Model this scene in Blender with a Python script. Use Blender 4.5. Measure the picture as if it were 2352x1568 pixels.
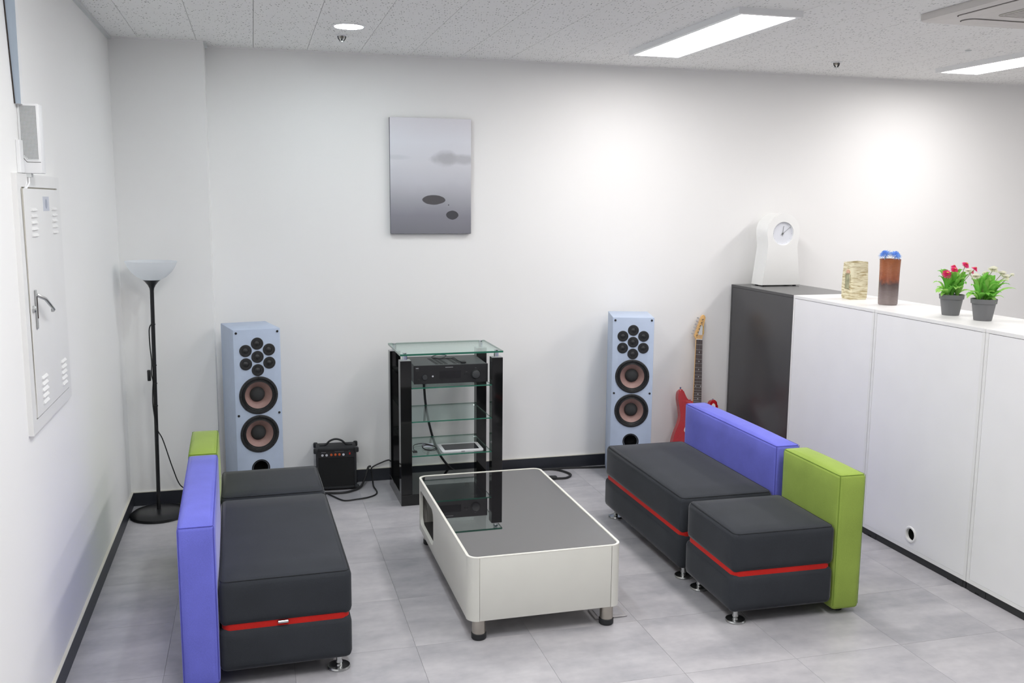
import bpy, bmesh, math, random
from mathutils import Matrix, Vector

# ---------------------------------------------------------------- scene, camera, exposure
for o in list(bpy.data.objects):
    bpy.data.objects.remove(o)
SC = bpy.context.scene
COL = SC.collection
random.seed(11)
PI = math.pi

CAM_H = 1.74
F_PX = 2167.365
YAW, PITCH, ROLL = math.radians(15.24616), math.radians(8.38066), math.radians(-0.42939)
cam_d = bpy.data.cameras.new('camera')
cam_d.sensor_fit = 'HORIZONTAL'
cam_d.sensor_width = 36.0
cam_d.lens = F_PX * 36.0 / 2352.0
cam_d.clip_start = 0.05
cam = bpy.data.objects.new('camera', cam_d)
COL.objects.link(cam)
_f = Vector((math.sin(YAW) * math.cos(PITCH), math.cos(YAW) * math.cos(PITCH), -math.sin(PITCH)))
_r = Vector((math.cos(YAW), -math.sin(YAW), 0))
_dn = _f.cross(_r)
_right = math.cos(ROLL) * _r + math.sin(ROLL) * _dn
_down = -math.sin(ROLL) * _r + math.cos(ROLL) * _dn
_m = Matrix(((_right.x, -_down.x, -_f.x, 0), (_right.y, -_down.y, -_f.y, 0), (_right.z, -_down.z, -_f.z, CAM_H), (0, 0, 0, 1)))
cam.matrix_world = _m
SC.camera = cam

SC.view_settings.view_transform = 'Standard'
SC.view_settings.look = 'None'
SC.view_settings.gamma = 1.0
SC.view_settings.use_curve_mapping = False
SC.view_settings.exposure = 0.9

SC.cycles.max_bounces = 7
SC.cycles.diffuse_bounces = 5
SC.cycles.glossy_bounces = 4
SC.cycles.transmission_bounces = 4
SC.cycles.transparent_max_bounces = 12
SC.cycles.use_light_tree = False
SC.cycles.caustics_reflective = False
SC.cycles.caustics_refractive = False

world = bpy.data.worlds.new('world')
SC.world = world
world.use_nodes = True
world.node_tree.nodes['Background'].inputs[0].default_value = (0.8, 0.85, 0.9, 1)
world.node_tree.nodes['Background'].inputs[1].default_value = 0.3

PANEL_POWER = 12.0      # radiance of the LED ceiling panels
DOWN_POWER = 70.0       # radiance of the round downlights
PANEL_RGB = (1.0, 0.965, 0.955)
DOWN_RGB = (0.90, 0.97, 1.0)

# ---------------------------------------------------------------- room numbers (metres)
XL, YB, ZC = -0.725, 5.786, 2.602         # left wall, back wall, ceiling
YCOL, XCOL = 5.61, -0.237                 # pilaster in the back left corner
XR, YR = 7.6, -3.6                        # far right wall and wall behind the camera
XCAB, CAB_D, CAB_H = 3.10, 0.445, 1.205


# ---------------------------------------------------------------- materials
def s2l(c):
    return tuple((v / 12.92 if v <= 0.04045 else ((v + 0.055) / 1.055) ** 2.4) for v in c)


def rgb(r, g, b):
    return s2l((r / 255, g / 255, b / 255))


MATS = {}


def new_mat(name):
    m = bpy.data.materials.new(name)
    m.use_nodes = True
    nt = m.node_tree
    b = nt.nodes['Principled BSDF']
    return m, nt, b


def N(nt, t, **kw):
    n = nt.nodes.new(t)
    for k, v in kw.items():
        setattr(n, k, v)
    return n


def mat(name, col, rough=0.5, metal=0.0, var=0.03, vscale=6.0, bump=0.0, bscale=60.0, spec=0.5, coat=0.0, trans=0.0, coords='Object'):
    """principled material with procedural colour mottling and relief"""
    m, nt, b = new_mat(name)
    tc = N(nt, 'ShaderNodeTexCoord')
    nz = N(nt, 'ShaderNodeTexNoise')
    nz.inputs['Scale'].default_value = vscale
    nz.inputs['Detail'].default_value = 1.5
    nt.links.new(tc.outputs[coords], nz.inputs['Vector'])
    mr = N(nt, 'ShaderNodeMapRange')
    mr.inputs['From Min'].default_value = 0.3
    mr.inputs['From Max'].default_value = 0.7
    mr.inputs['To Min'].default_value = 1 - var
    mr.inputs['To Max'].default_value = 1 + var
    nt.links.new(nz.outputs['Fac'], mr.inputs['Value'])
    mx = N(nt, 'ShaderNodeVectorMath', operation='SCALE')
    mx.inputs[0].default_value = col[:3]
    nt.links.new(mr.outputs['Result'], mx.inputs['Scale'])
    nt.links.new(mx.outputs['Vector'], b.inputs['Base Color'])
    b.inputs['Roughness'].default_value = rough
    b.inputs['Metallic'].default_value = metal
    b.inputs['Specular IOR Level'].default_value = spec
    b.inputs['Coat Weight'].default_value = coat
    b.inputs['Transmission Weight'].default_value = trans
    if bump:
        n2 = N(nt, 'ShaderNodeTexNoise')
        n2.inputs['Scale'].default_value = bscale
        n2.inputs['Detail'].default_value = 3
        nt.links.new(tc.outputs[coords], n2.inputs['Vector'])
        bp = N(nt, 'ShaderNodeBump')
        bp.inputs['Strength'].default_value = bump
        bp.inputs['Distance'].default_value = 0.002
        nt.links.new(n2.outputs['Fac'], bp.inputs['Height'])
        nt.links.new(bp.outputs['Normal'], b.inputs['Normal'])
    MATS[name] = m
    return m


def fabric(name, col, scale=900.0):
    """woven upholstery: two crossed fine waves give the weave"""
    m, nt, b = new_mat(name)
    tc = N(nt, 'ShaderNodeTexCoord')
    nz = N(nt, 'ShaderNodeTexNoise')
    nz.inputs['Scale'].default_value = 420
    nz.inputs['Detail'].default_value = 2
    nt.links.new(tc.outputs['Object'], nz.inputs['Vector'])
    n3 = N(nt, 'ShaderNodeTexNoise')
    n3.inputs['Scale'].default_value = 7
    nt.links.new(tc.outputs['Object'], n3.inputs['Vector'])
    ad = N(nt, 'ShaderNodeMath', operation='ADD')
    nt.links.new(nz.outputs['Fac'], ad.inputs[0])
    nt.links.new(n3.outputs['Fac'], ad.inputs[1])
    mr = N(nt, 'ShaderNodeMapRange')
    mr.inputs['From Min'].default_value = 0.6
    mr.inputs['From Max'].default_value = 1.4
    mr.inputs['To Min'].default_value = 0.86
    mr.inputs['To Max'].default_value = 1.14
    nt.links.new(ad.outputs[0], mr.inputs['Value'])
    mx = N(nt, 'ShaderNodeVectorMath', operation='SCALE')
    mx.inputs[0].default_value = col[:3]
    nt.links.new(mr.outputs['Result'], mx.inputs['Scale'])
    nt.links.new(mx.outputs['Vector'], b.inputs['Base Color'])
    b.inputs['Roughness'].default_value = 0.92
    b.inputs['Specular IOR Level'].default_value = 0.25
    b.inputs['Sheen Weight'].default_value = 0.30
    b.inputs['Sheen Roughness'].default_value = 0.3
    bp = N(nt, 'ShaderNodeBump')
    bp.inputs['Strength'].default_value = 0.25
    bp.inputs['Distance'].default_value = 0.0012
    nt.links.new(nz.outputs['Fac'], bp.inputs['Height'])
    nt.links.new(bp.outputs['Normal'], b.inputs['Normal'])
    MATS[name] = m
    return m


def emit(name, col, strength):
    m = bpy.data.materials.new(name)
    m.use_nodes = True
    nt = m.node_tree
    nt.nodes.clear()
    e = N(nt, 'ShaderNodeEmission')
    e.inputs[0].default_value = (*col, 1)
    e.inputs[1].default_value = strength
    o = N(nt, 'ShaderNodeOutputMaterial')
    nt.links.new(e.outputs[0], o.inputs[0])
    MATS[name] = m
    return m


def sheet_glass(name, tint, ior=1.5, rough=0.0):
    """clear pane: Fresnel mix of straight-through tint and mirror reflection"""
    m = bpy.data.materials.new(name)
    m.use_nodes = True
    nt = m.node_tree
    nt.nodes.clear()
    t = N(nt, 'ShaderNodeBsdfTransparent')
    t.inputs[0].default_value = (*tint, 1)
    g = N(nt, 'ShaderNodeBsdfGlossy')
    g.inputs['Roughness'].default_value = rough
    g.inputs[0].default_value = (0.9, 1.0, 0.97, 1)
    fr = N(nt, 'ShaderNodeFresnel')
    ge = N(nt, 'ShaderNodeNewGeometry')        # same reflectance from either side, as for a thin pane
    mr = N(nt, 'ShaderNodeMapRange')
    mr.inputs['To Min'].default_value = ior
    mr.inputs['To Max'].default_value = 1.0 / ior
    nt.links.new(ge.outputs['Backfacing'], mr.inputs['Value'])
    nt.links.new(mr.outputs['Result'], fr.inputs[0])
    mx = N(nt, 'ShaderNodeMixShader')
    nt.links.new(fr.outputs[0], mx.inputs[0])
    nt.links.new(t.outputs[0], mx.inputs[1])
    nt.links.new(g.outputs[0], mx.inputs[2])
    o = N(nt, 'ShaderNodeOutputMaterial')
    nt.links.new(mx.outputs[0], o.inputs[0])
    MATS[name] = m
    return m


def petal(name, col):
    """thin leaf or petal: half of the light passes through it"""
    m = bpy.data.materials.new(name)
    m.use_nodes = True
    nt = m.node_tree
    nt.nodes.clear()
    tc = N(nt, 'ShaderNodeTexCoord')
    nz = N(nt, 'ShaderNodeTexNoise')
    nz.inputs['Scale'].default_value = 45
    nt.links.new(tc.outputs['Object'], nz.inputs['Vector'])
    mr = N(nt, 'ShaderNodeMapRange')
    mr.inputs['To Min'].default_value = 0.8
    mr.inputs['To Max'].default_value = 1.15
    nt.links.new(nz.outputs['Fac'], mr.inputs['Value'])
    vm = N(nt, 'ShaderNodeVectorMath', operation='SCALE')
    vm.inputs[0].default_value = col[:3]
    nt.links.new(mr.outputs['Result'], vm.inputs['Scale'])
    d = N(nt, 'ShaderNodeBsdfDiffuse')
    t = N(nt, 'ShaderNodeBsdfTranslucent')
    nt.links.new(vm.outputs[0], d.inputs[0])
    nt.links.new(vm.outputs[0], t.inputs[0])
    mx = N(nt, 'ShaderNodeMixShader')
    mx.inputs[0].default_value = 0.42
    nt.links.new(d.outputs[0], mx.inputs[1])
    nt.links.new(t.outputs[0], mx.inputs[2])
    o = N(nt, 'ShaderNodeOutputMaterial')
    nt.links.new(mx.outputs[0], o.inputs[0])
    MATS[name] = m
    return m


mat('wall_paint', (0.90, 0.90, 0.89), rough=0.75, var=0.012, vscale=1.2, spec=0.25)
mat('trim_grey', rgb(214, 217, 217), rough=0.6)
mat('caulk', rgb(214, 211, 200), rough=0.6)
mat('baseboard', rgb(44, 47, 54), rough=0.45, var=0.08, vscale=3)
mat('ceiling_back', rgb(150, 148, 142), rough=0.9)
mat('floor_joint', rgb(150, 150, 154), rough=0.8)
mat('white_metal', rgb(240, 241, 242), rough=0.4, var=0.01)
mat('white_laminate', rgb(236, 236, 235), rough=0.38, var=0.01)
mat('white_laminate_panel', rgb(240, 240, 241), rough=0.42, var=0.01)
mat('dark_laminate', rgb(62, 62, 64), rough=0.22, var=0.03)
mat('kick_black', rgb(38, 39, 40), rough=0.5, var=0.08)
mat('hole_black', (0.004, 0.004, 0.004), rough=0.9)
fabric('fabric_grey', rgb(52, 55, 60))
fabric('fabric_purple', rgb(112, 116, 212))
fabric('fabric_green', rgb(150, 174, 80))
fabric('fabric_red', rgb(196, 38, 32))
mat('seam_grey', rgb(38, 40, 43), rough=0.9)
mat('seam_purple', rgb(82, 82, 178), rough=0.9)
mat('seam_green', rgb(112, 142, 44), rough=0.9)
mat('steel', rgb(196, 198, 198), rough=0.28, metal=1.0)
mat('brushed_steel', rgb(188, 182, 172), rough=0.32, metal=1.0, var=0.06, vscale=30)
mat('chrome', rgb(225, 228, 232), rough=0.08, metal=1.0)
mat('rubber', rgb(32, 34, 37), rough=0.6)
mat('table_cream', rgb(222, 222, 214), rough=0.4, var=0.012, vscale=10)
mat('table_edge', rgb(234, 233, 224), rough=0.35)
mat('table_joint', rgb(130, 130, 124), rough=0.7)
mat('black_gloss', rgb(14, 15, 16), rough=0.06, var=0.05, spec=0.6)
mat('amp_black', rgb(34, 34, 37), rough=0.5, var=0.05)
mat('amp_lid', rgb(62, 64, 66), rough=0.45, var=0.05)
mat('vent_dark', rgb(34, 36, 37), rough=0.7)
mat('display_black', rgb(26, 26, 30), rough=0.12)
mat('print_white', rgb(205, 206, 208), rough=0.5)
mat('print_grey', rgb(120, 122, 125), rough=0.5)
mat('vinyl_black', rgb(34, 36, 39), rough=0.6, var=0.08, bump=0.5, bscale=420)
mat('grille_cloth', rgb(28, 29, 30), rough=0.95, var=0.15, vscale=500)
mat('orange_knob', rgb(214, 96, 44), rough=0.4)
mat('red_switch', rgb(200, 30, 26), rough=0.3)
mat('speaker_blue', rgb(182, 196, 218), rough=0.5, var=0.02, vscale=20, bump=0.15, bscale=380)
mat('driver_frame', rgb(40, 41, 43), rough=0.45)
mat('driver_black', rgb(22, 22, 23), rough=0.6)
mat('driver_cone', rgb(152, 122, 116), rough=0.55, var=0.05, vscale=60)
mat('driver_dust', rgb(54, 55, 56), rough=0.9, var=0.1, vscale=300)
mat('lamp_black', rgb(24, 25, 27), rough=0.3)
mat('guitar_red', rgb(178, 18, 28), rough=0.18, var=0.08, vscale=90, coat=0.6)
mat('guitar_edge', rgb(78, 42, 26), rough=0.3)
mat('maple', rgb(232, 186, 122), rough=0.35, var=0.08, vscale=25)
mat('rosewood', rgb(82, 66, 60), rough=0.5, var=0.15, vscale=80)
mat('guitar_white', rgb(238, 238, 236), rough=0.25)
mat('fret', rgb(208, 206, 198), rough=0.3, metal=0.8)
mat('logo_green', rgb(120, 138, 62), rough=0.5)
mat('clock_white', rgb(246, 247, 245), rough=0.45, var=0.01)
mat('clock_dial', rgb(232, 235, 242), rough=0.4, var=0.01)
mat('clock_hand', rgb(130, 132, 130), rough=0.3, metal=0.5)
mat('pot_grey', rgb(108, 109, 111), rough=0.55)
mat('soil', rgb(40, 33, 28), rough=0.95, var=0.3, vscale=90)
mat('stem_green', rgb(136, 158, 84), rough=0.6, var=0.1, vscale=40)
petal('leaf_green', rgb(134, 208, 92))
petal('leaf_light', rgb(176, 230, 124))
petal('petal_pink', rgb(255, 104, 168))
petal('petal_white', rgb(250, 250, 232))
mat('petal_centre', rgb(240, 196, 90), rough=0.7)
petal('petal_blue', rgb(160, 202, 255))
mat('tablet_white', rgb(226, 228, 230), rough=0.3)
mat('tablet_screen', rgb(40, 40, 46), rough=0.05, spec=0.8)
mat('cable_black', rgb(30, 31, 33), rough=0.5)
mat('paper', rgb(222, 226, 238), rough=0.7)
mat('socket_metal', rgb(172, 170, 172), rough=0.45, metal=0.15)
mat('panel_beige', rgb(188, 184, 172), rough=0.6)
mat('sticker', rgb(202, 206, 216), rough=0.6)
mat('sticker_print', rgb(168, 174, 188), rough=0.6)
mat('duct_blue', rgb(176, 190, 204), rough=0.5)
mat('ac_white', rgb(214, 210, 206), rough=0.5, var=0.01)
mat('ac_grille', rgb(186, 184, 176), rough=0.6)
mat('line_dark', rgb(58, 50, 46), rough=0.7)
emit('led_panel', PANEL_RGB, PANEL_POWER)
emit('led_down', DOWN_RGB, DOWN_POWER)
sheet_glass('glass_face', (0.945, 0.985, 0.972))
_m, _nt, _b = new_mat('glass_edge')
_b.inputs['Base Color'].default_value = (*rgb(44, 112, 92), 1)
_b.inputs['Roughness'].default_value = 0.08
MATS['glass_edge'] = _m


def smoked_glass():
    m, nt, b = new_mat('smoked_glass')
    tc = N(nt, 'ShaderNodeTexCoord')
    nz = N(nt, 'ShaderNodeTexNoise')
    nz.inputs['Scale'].default_value = 3
    nt.links.new(tc.outputs['Object'], nz.inputs['Vector'])
    cr = N(nt, 'ShaderNodeValToRGB')
    cr.color_ramp.elements[0].color = (0.012, 0.012, 0.013, 1)
    cr.color_ramp.elements[1].color = (0.018, 0.017, 0.019, 1)
    nt.links.new(nz.outputs['Fac'], cr.inputs[0])
    nt.links.new(cr.outputs[0], b.inputs['Base Color'])
    b.inputs['Roughness'].default_value = 0.015
    b.inputs['IOR'].default_value = 3.2
    b.inputs['Coat Weight'].default_value = 0.0
    b.inputs['Coat Roughness'].default_value = 0.0
    b.inputs['Coat IOR'].default_value = 1.6
    MATS['smoked_glass'] = m


smoked_glass()


def lamp_shade_mat():
    m = bpy.data.materials.new('lamp_shade')
    m.use_nodes = True
    nt = m.node_tree
    nt.nodes.clear()
    d = N(nt, 'ShaderNodeBsdfDiffuse')
    d.inputs[0].default_value = (*rgb(244, 248, 252), 1)
    t = N(nt, 'ShaderNodeBsdfTranslucent')
    t.inputs[0].default_value = (*rgb(244, 248, 252), 1)
    g = N(nt, 'ShaderNodeBsdfGlossy')
    g.inputs['Roughness'].default_value = 0.15
    mx = N(nt, 'ShaderNodeMixShader')
    mx.inputs[0].default_value = 0.5
    nt.links.new(d.outputs[0], mx.inputs[1])
    nt.links.new(t.outputs[0], mx.inputs[2])
    m2 = N(nt, 'ShaderNodeMixShader')
    m2.inputs[0].default_value = 0.05
    nt.links.new(mx.outputs[0], m2.inputs[1])
    nt.links.new(g.outputs[0], m2.inputs[2])
    o = N(nt, 'ShaderNodeOutputMaterial')
    nt.links.new(m2.outputs[0], o.inputs[0])
    MATS['lamp_shade'] = m


lamp_shade_mat()


def floor_tile_mat():
    """concrete-look vinyl: cloudy noise shifted per tile, fine print, soft gloss"""
    m, nt, b = new_mat('floor_tile')
    tc = N(nt, 'ShaderNodeTexCoord')
    oi = N(nt, 'ShaderNodeObjectInfo')
    sc = N(nt, 'ShaderNodeMath', operation='MULTIPLY')
    sc.inputs[1].default_value = 37.0
    nt.links.new(oi.outputs['Random'], sc.inputs[0])
    ad = N(nt, 'ShaderNodeVectorMath', operation='ADD')
    nt.links.new(tc.outputs['Object'], ad.inputs[0])
    nt.links.new(sc.outputs[0], ad.inputs[1])
    mp = N(nt, 'ShaderNodeMapping')
    mp.inputs['Scale'].default_value = (1.0, 2.4, 1.0)
    nt.links.new(ad.outputs[0], mp.inputs[0])
    n1 = N(nt, 'ShaderNodeTexNoise')
    n1.inputs['Scale'].default_value = 3.2
    n1.inputs['Detail'].default_value = 5
    n1.inputs['Roughness'].default_value = 0.55
    nt.links.new(mp.outputs[0], n1.inputs['Vector'])
    n2 = N(nt, 'ShaderNodeTexNoise')
    n2.inputs['Scale'].default_value = 26
    n2.inputs['Detail'].default_value = 6
    nt.links.new(ad.outputs[0], n2.inputs['Vector'])
    a1 = N(nt, 'ShaderNodeMath', operation='MULTIPLY_ADD')
    a1.inputs[1].default_value = 0.3
    nt.links.new(n2.outputs['Fac'], a1.inputs[0])
    nt.links.new(n1.outputs['Fac'], a1.inputs[2])
    a2 = N(nt, 'ShaderNodeMath', operation='MULTIPLY_ADD')
    a2.inputs[1].default_value = 0.16
    nt.links.new(oi.outputs['Random'], a2.inputs[0])
    nt.links.new(a1.outputs[0], a2.inputs[2])
    cr = N(nt, 'ShaderNodeValToRGB')
    cr.color_ramp.elements[0].position = 0.42
    cr.color_ramp.elements[0].color = (*rgb(154, 154, 160), 1)
    cr.color_ramp.elements[1].position = 1.0
    cr.color_ramp.elements[1].color = (*rgb(196, 194, 197), 1)
    nt.links.new(a2.outputs[0], cr.inputs[0])
    nt.links.new(cr.outputs[0], b.inputs['Base Color'])
    b.inputs['Roughness'].default_value = 0.36
    b.inputs['Specular IOR Level'].default_value = 0.45
    bp = N(nt, 'ShaderNodeBump')
    bp.inputs['Strength'].default_value = 0.12
    bp.inputs['Distance'].default_value = 0.001
    nt.links.new(n2.outputs['Fac'], bp.inputs['Height'])
    nt.links.new(bp.outputs['Normal'], b.inputs['Normal'])
    MATS['floor_tile'] = m


floor_tile_mat()


def ceiling_tile_mat():
    """mineral fibre board: short dark fissures"""
    m, nt, b = new_mat('ceiling_tile')
    tc = N(nt, 'ShaderNodeTexCoord')
    oi = N(nt, 'ShaderNodeObjectInfo')
    sc = N(nt, 'ShaderNodeMath', operation='MULTIPLY')
    sc.inputs[1].default_value = 23.0
    nt.links.new(oi.outputs['Random'], sc.inputs[0])
    ad = N(nt, 'ShaderNodeVectorMath', operation='ADD')
    nt.links.new(tc.outputs['Object'], ad.inputs[0])
    nt.links.new(sc.outputs[0], ad.inputs[1])
    nd = N(nt, 'ShaderNodeTexNoise')
    nd.inputs['Scale'].default_value = 40
    nt.links.new(ad.outputs[0], nd.inputs['Vector'])
    wob = N(nt, 'ShaderNodeVectorMath', operation='SCALE')
    wob.inputs['Scale'].default_value = 0.012
    nt.links.new(nd.outputs['Color'], wob.inputs[0])
    ad2 = N(nt, 'ShaderNodeVectorMath', operation='ADD')
    nt.links.new(ad.outputs[0], ad2.inputs[0])
    nt.links.new(wob.outputs[0], ad2.inputs[1])
    mp = N(nt, 'ShaderNodeMapping')
    mp.inputs['Rotation'].default_value = (0, 0, 0.5)
    mp.inputs['Scale'].default_value = (84, 34, 1)
    nt.links.new(ad2.outputs[0], mp.inputs[0])
    vo = N(nt, 'ShaderNodeTexVoronoi', voronoi_dimensions='2D')
    vo.inputs['Scale'].default_value = 1.0
    nt.links.new(mp.outputs[0], vo.inputs['Vector'])
    sepc = N(nt, 'ShaderNodeSeparateColor')
    nt.links.new(vo.outputs['Color'], sepc.inputs[0])
    th = N(nt, 'ShaderNodeMath', operation='MULTIPLY_ADD')     # radius of the pit per cell
    th.inputs[1].default_value = 0.62
    th.inputs[2].default_value = -0.32
    nt.links.new(sepc.outputs[0], th.inputs[0])
    df = N(nt, 'ShaderNodeMath', operation='SUBTRACT')
    nt.links.new(th.outputs[0], df.inputs[0])
    nt.links.new(vo.outputs['Distance'], df.inputs[1])
    mr = N(nt, 'ShaderNodeMapRange')
    mr.inputs['From Min'].default_value = -0.03
    mr.inputs['From Max'].default_value = 0.06
    nt.links.new(df.outputs[0], mr.inputs['Value'])
    mx = N(nt, 'ShaderNodeMix', data_type='RGBA')
    mx.inputs[6].default_value = (0.90, 0.90, 0.885, 1)
    mx.inputs[7].default_value = (0.44, 0.44, 0.43, 1)
    nt.links.new(mr.outputs['Result'], mx.inputs[0])
    nt.links.new(mx.outputs[2], b.inputs['Base Color'])
    b.inputs['Roughness'].default_value = 0.9
    b.inputs['Specular IOR Level'].default_value = 0.1
    MATS['ceiling_tile'] = m


ceiling_tile_mat()


# ---------------------------------------------------------------- mesh helpers
class MB:
    """collects shapes into one mesh"""
    def __init__(self):
        self.bm = bmesh.new()

    def _tag(self, verts, mi):
        fs = set()
        for v in verts:
            for f in v.link_faces:
                fs.add(f)
        for f in fs:
            f.material_index = mi

    def box(self, x0, x1, y0, y1, z0, z1, bev=0.0, seg=2, mi=0, mat4=None):
        vs = bmesh.ops.create_cube(self.bm, size=1.0)['verts']
        M = Matrix.Translation(((x0 + x1) / 2, (y0 + y1) / 2, (z0 + z1) / 2)) @ Matrix.Diagonal((x1 - x0, y1 - y0, z1 - z0, 1))
        if mat4 is not None:
            M = mat4 @ M
        bmesh.ops.transform(self.bm, matrix=M, verts=vs)
        if bev:
            es = list({e for v in vs for e in v.link_edges})
            r = bmesh.ops.bevel(self.bm, geom=es, offset=bev, segments=seg, profile=0.5, affect='EDGES', clamp_overlap=True)
            for f in r['faces']:
                f.material_index = mi
            vs = r['verts']
        self._tag(vs, mi)
        return self

    def lathe(self, prof, n=32, c=(0, 0, 0), axis='z', mi=0, cap=True):
        """prof: list of (r, h) along the axis"""
        def pt(r, a, h):
            x, y = r * math.cos(a), r * math.sin(a)
            if axis == 'z':
                return (c[0] + x, c[1] + y, c[2] + h)
            if axis == 'y':
                return (c[0] + x, c[1] - h, c[2] + y)      # h grows towards the viewer (-y)
            return (c[0] + h, c[1] + x, c[2] + y)
        rings = []
        for r, h in prof:
            if r < 1e-6:
                rings.append([self.bm.verts.new(pt(0, 0, h))])
            else:
                rings.append([self.bm.verts.new(pt(r, 2 * PI * i / n, h)) for i in range(n)])
        for a, b in zip(rings, rings[1:]):
            for i in range(n):
                j = (i + 1) % n
                q = [a[i % len(a)], a[j % len(a)], b[j % len(b)], b[i % len(b)]]
                u = []
                for v in q:
                    if v not in u:
                        u.append(v)
                if len(u) > 2:
                    f = self.bm.faces.new(u)
                    f.material_index = mi
        if cap:
            for ring in (rings[0], rings[-1]):
                if len(ring) > 2:
                    f = self.bm.faces.new(ring)
                    f.material_index = mi
        return self

    def tube(self, pts, r, n=8, mi=0, closed=False):
        pts = [Vector(p) for p in pts]
        rs = r if isinstance(r, (list, tuple)) else [r] * len(pts)
        rings = []
        up = None
        k = len(pts)
        for i, p in enumerate(pts):
            if closed:
                t = (pts[(i + 1) % k] - pts[i - 1]).normalized()
            else:
                t = (pts[min(i + 1, k - 1)] - pts[max(i - 1, 0)]).normalized()
            if up is None:
                up = Vector((0, 0, 1)) if abs(t.z) < 0.9 else Vector((0, 1, 0))
            s = t.cross(up)
            if s.length < 1e-6:
                s = t.orthogonal()
            s.normalize()
            up = s.cross(t).normalized()
            rings.append([self.bm.verts.new(p + rs[i] * (math.cos(2 * PI * a / n) * s + math.sin(2 * PI * a / n) * up)) for a in range(n)])
        seq = list(zip(rings, rings[1:]))
        if closed:
            seq.append((rings[-1], rings[0]))
        for a, b in seq:
            for i in range(n):
                j = (i + 1) % n
                f = self.bm.faces.new((a[i], a[j], b[j], b[i]))
                f.material_index = mi
        if not closed:
            for ring in (rings[0], rings[-1]):
                f = self.bm.faces.new(ring)
                f.material_index = mi
        return self

    def prism(self, poly, y0, y1, mi=0, bev=0.0, seg=2, mi_side=None, flat='xz'):
        """extrude a 2D outline (x, z) from y0 to y1 (flat='xy': from z0 to z1)"""
        def P(p, d):
            return (p[0], d, p[1]) if flat == 'xz' else (p[0], p[1], d)
        a = [self.bm.verts.new(P(p, y0)) for p in poly]
        b = [self.bm.verts.new(P(p, y1)) for p in poly]
        n = len(poly)
        caps = [self.bm.faces.new(a), self.bm.faces.new(b)]
        sides = [self.bm.faces.new((a[i], a[(i + 1) % n], b[(i + 1) % n], b[i])) for i in range(n)]
        for f in caps:
            f.material_index = mi
        for f in sides:
            f.material_index = mi if mi_side is None else mi_side
        if bev:
            es = [e for f in caps for e in f.edges]
            r = bmesh.ops.bevel(self.bm, geom=list(set(es)), offset=bev, segments=seg, profile=0.5, affect='EDGES', clamp_overlap=True)
            for f in r['faces']:
                f.material_index = mi
        return self

    def poly(self, pts, mi=0):
        f = self.bm.faces.new([self.bm.verts.new(p) for p in pts])
        f.material_index = mi
        return self

    def mesh(self, name, mats, smooth=35):
        bm = self.bm
        bmesh.ops.recalc_face_normals(bm, faces=bm.faces)
        me = bpy.data.meshes.new(name)
        bm.to_mesh(me)
        bm.free()
        if isinstance(mats, str):
            mats = [mats]
        for m in mats:
            me.materials.append(MATS[m])
        if smooth:
            for p in me.polygons:
                p.use_smooth = True
            me.set_sharp_from_angle(angle=math.radians(smooth))
        return me

    def build(self, name, mats, parent=None, smooth=35, loc=None, rot=None):
        return place(name, self.mesh(name, mats, smooth), parent, loc, rot)


def place(name, me, parent=None, loc=None, rot=None):
    o = bpy.data.objects.new(name, me)
    COL.objects.link(o)
    if parent is not None:
        o.parent = parent
    if loc is not None:
        o.location = loc
    if rot is not None:
        o.rotation_euler = rot
    return o


def thing(name, label, cat, loc=(0, 0, 0), rz=0.0, group=None, rot=None):
    o = bpy.data.objects.new(name, None)
    COL.objects.link(o)
    o.empty_display_size = 0.05
    o.location = loc
    o.rotation_euler = rot if rot is not None else (0, 0, rz)
    tag(o, label, cat, group)
    return o


def tag(o, label, cat, group=None):
    o['label'] = label
    o['category'] = cat
    if group:
        o['group'] = group
    return o


def struct(o, label=None):
    o['kind'] = 'structure'
    if label:
        o['label'] = label
    return o


def text(name, s, size, material, parent, loc, rot, bold=0.0):
    c = bpy.data.curves.new(name, 'FONT')
    c.body = s
    c.size = size
    c.align_x = 'CENTER'
    c.align_y = 'CENTER'
    c.extrude = 0.0002
    c.offset = bold
    tmp = bpy.data.objects.new('lettering_curve', c)
    COL.objects.link(tmp)
    bpy.context.view_layer.update()
    me = bpy.data.meshes.new_from_object(tmp.evaluated_get(bpy.context.evaluated_depsgraph_get()))
    bpy.data.objects.remove(tmp)
    bpy.data.curves.remove(c)
    me.materials.clear()
    me.materials.append(MATS[material])
    o = bpy.data.objects.new(name, me)
    COL.objects.link(o)
    o.parent = parent
    o.location = loc
    o.rotation_euler = rot
    return o


def marks(name, widths, h, material, parent, x, y, z):
    """a row of tiny printed strokes, too small to read"""
    m = MB()
    for w in widths:
        m.box(x, x + w, y - .0003, y + .0003, z, z + h)
        x += w + .0012
    o = m.build(name, material, parent, 0)
    o['kind'] = 'stuff'
    return o


def spline(pts, sub=6, closed=False):
    """Catmull-Rom through points of any dimension"""
    n = len(pts)
    out = []
    rng = range(n) if closed else range(n - 1)
    for i in rng:
        g = lambda k: pts[k % n] if closed else pts[max(0, min(n - 1, k))]
        p0, p1, p2, p3 = g(i - 1), g(i), g(i + 1), g(i + 2)
        for s in range(sub):
            t = s / sub
            out.append(tuple(0.5 * (2 * b + (c - a) * t + (2 * a - 5 * b + 4 * c - d) * t * t + (3 * b - a - 3 * c + d) * t ** 3)
                             for a, b, c, d in zip(p0, p1, p2, p3)))
    if not closed:
        out.append(tuple(pts[-1]))
    return out


def rrect(x0, x1, y0, y1, r, n=6):
    out = []
    for cx, cy, a0 in ((x1 - r, y1 - r, 0), (x0 + r, y1 - r, 90), (x0 + r, y0 + r, 180), (x1 - r, y0 + r, 270)):
        for i in range(n + 1):
            a = math.radians(a0 + 90 * i / n)
            out.append((cx + r * math.cos(a), cy + r * math.sin(a)))
    return out


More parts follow.
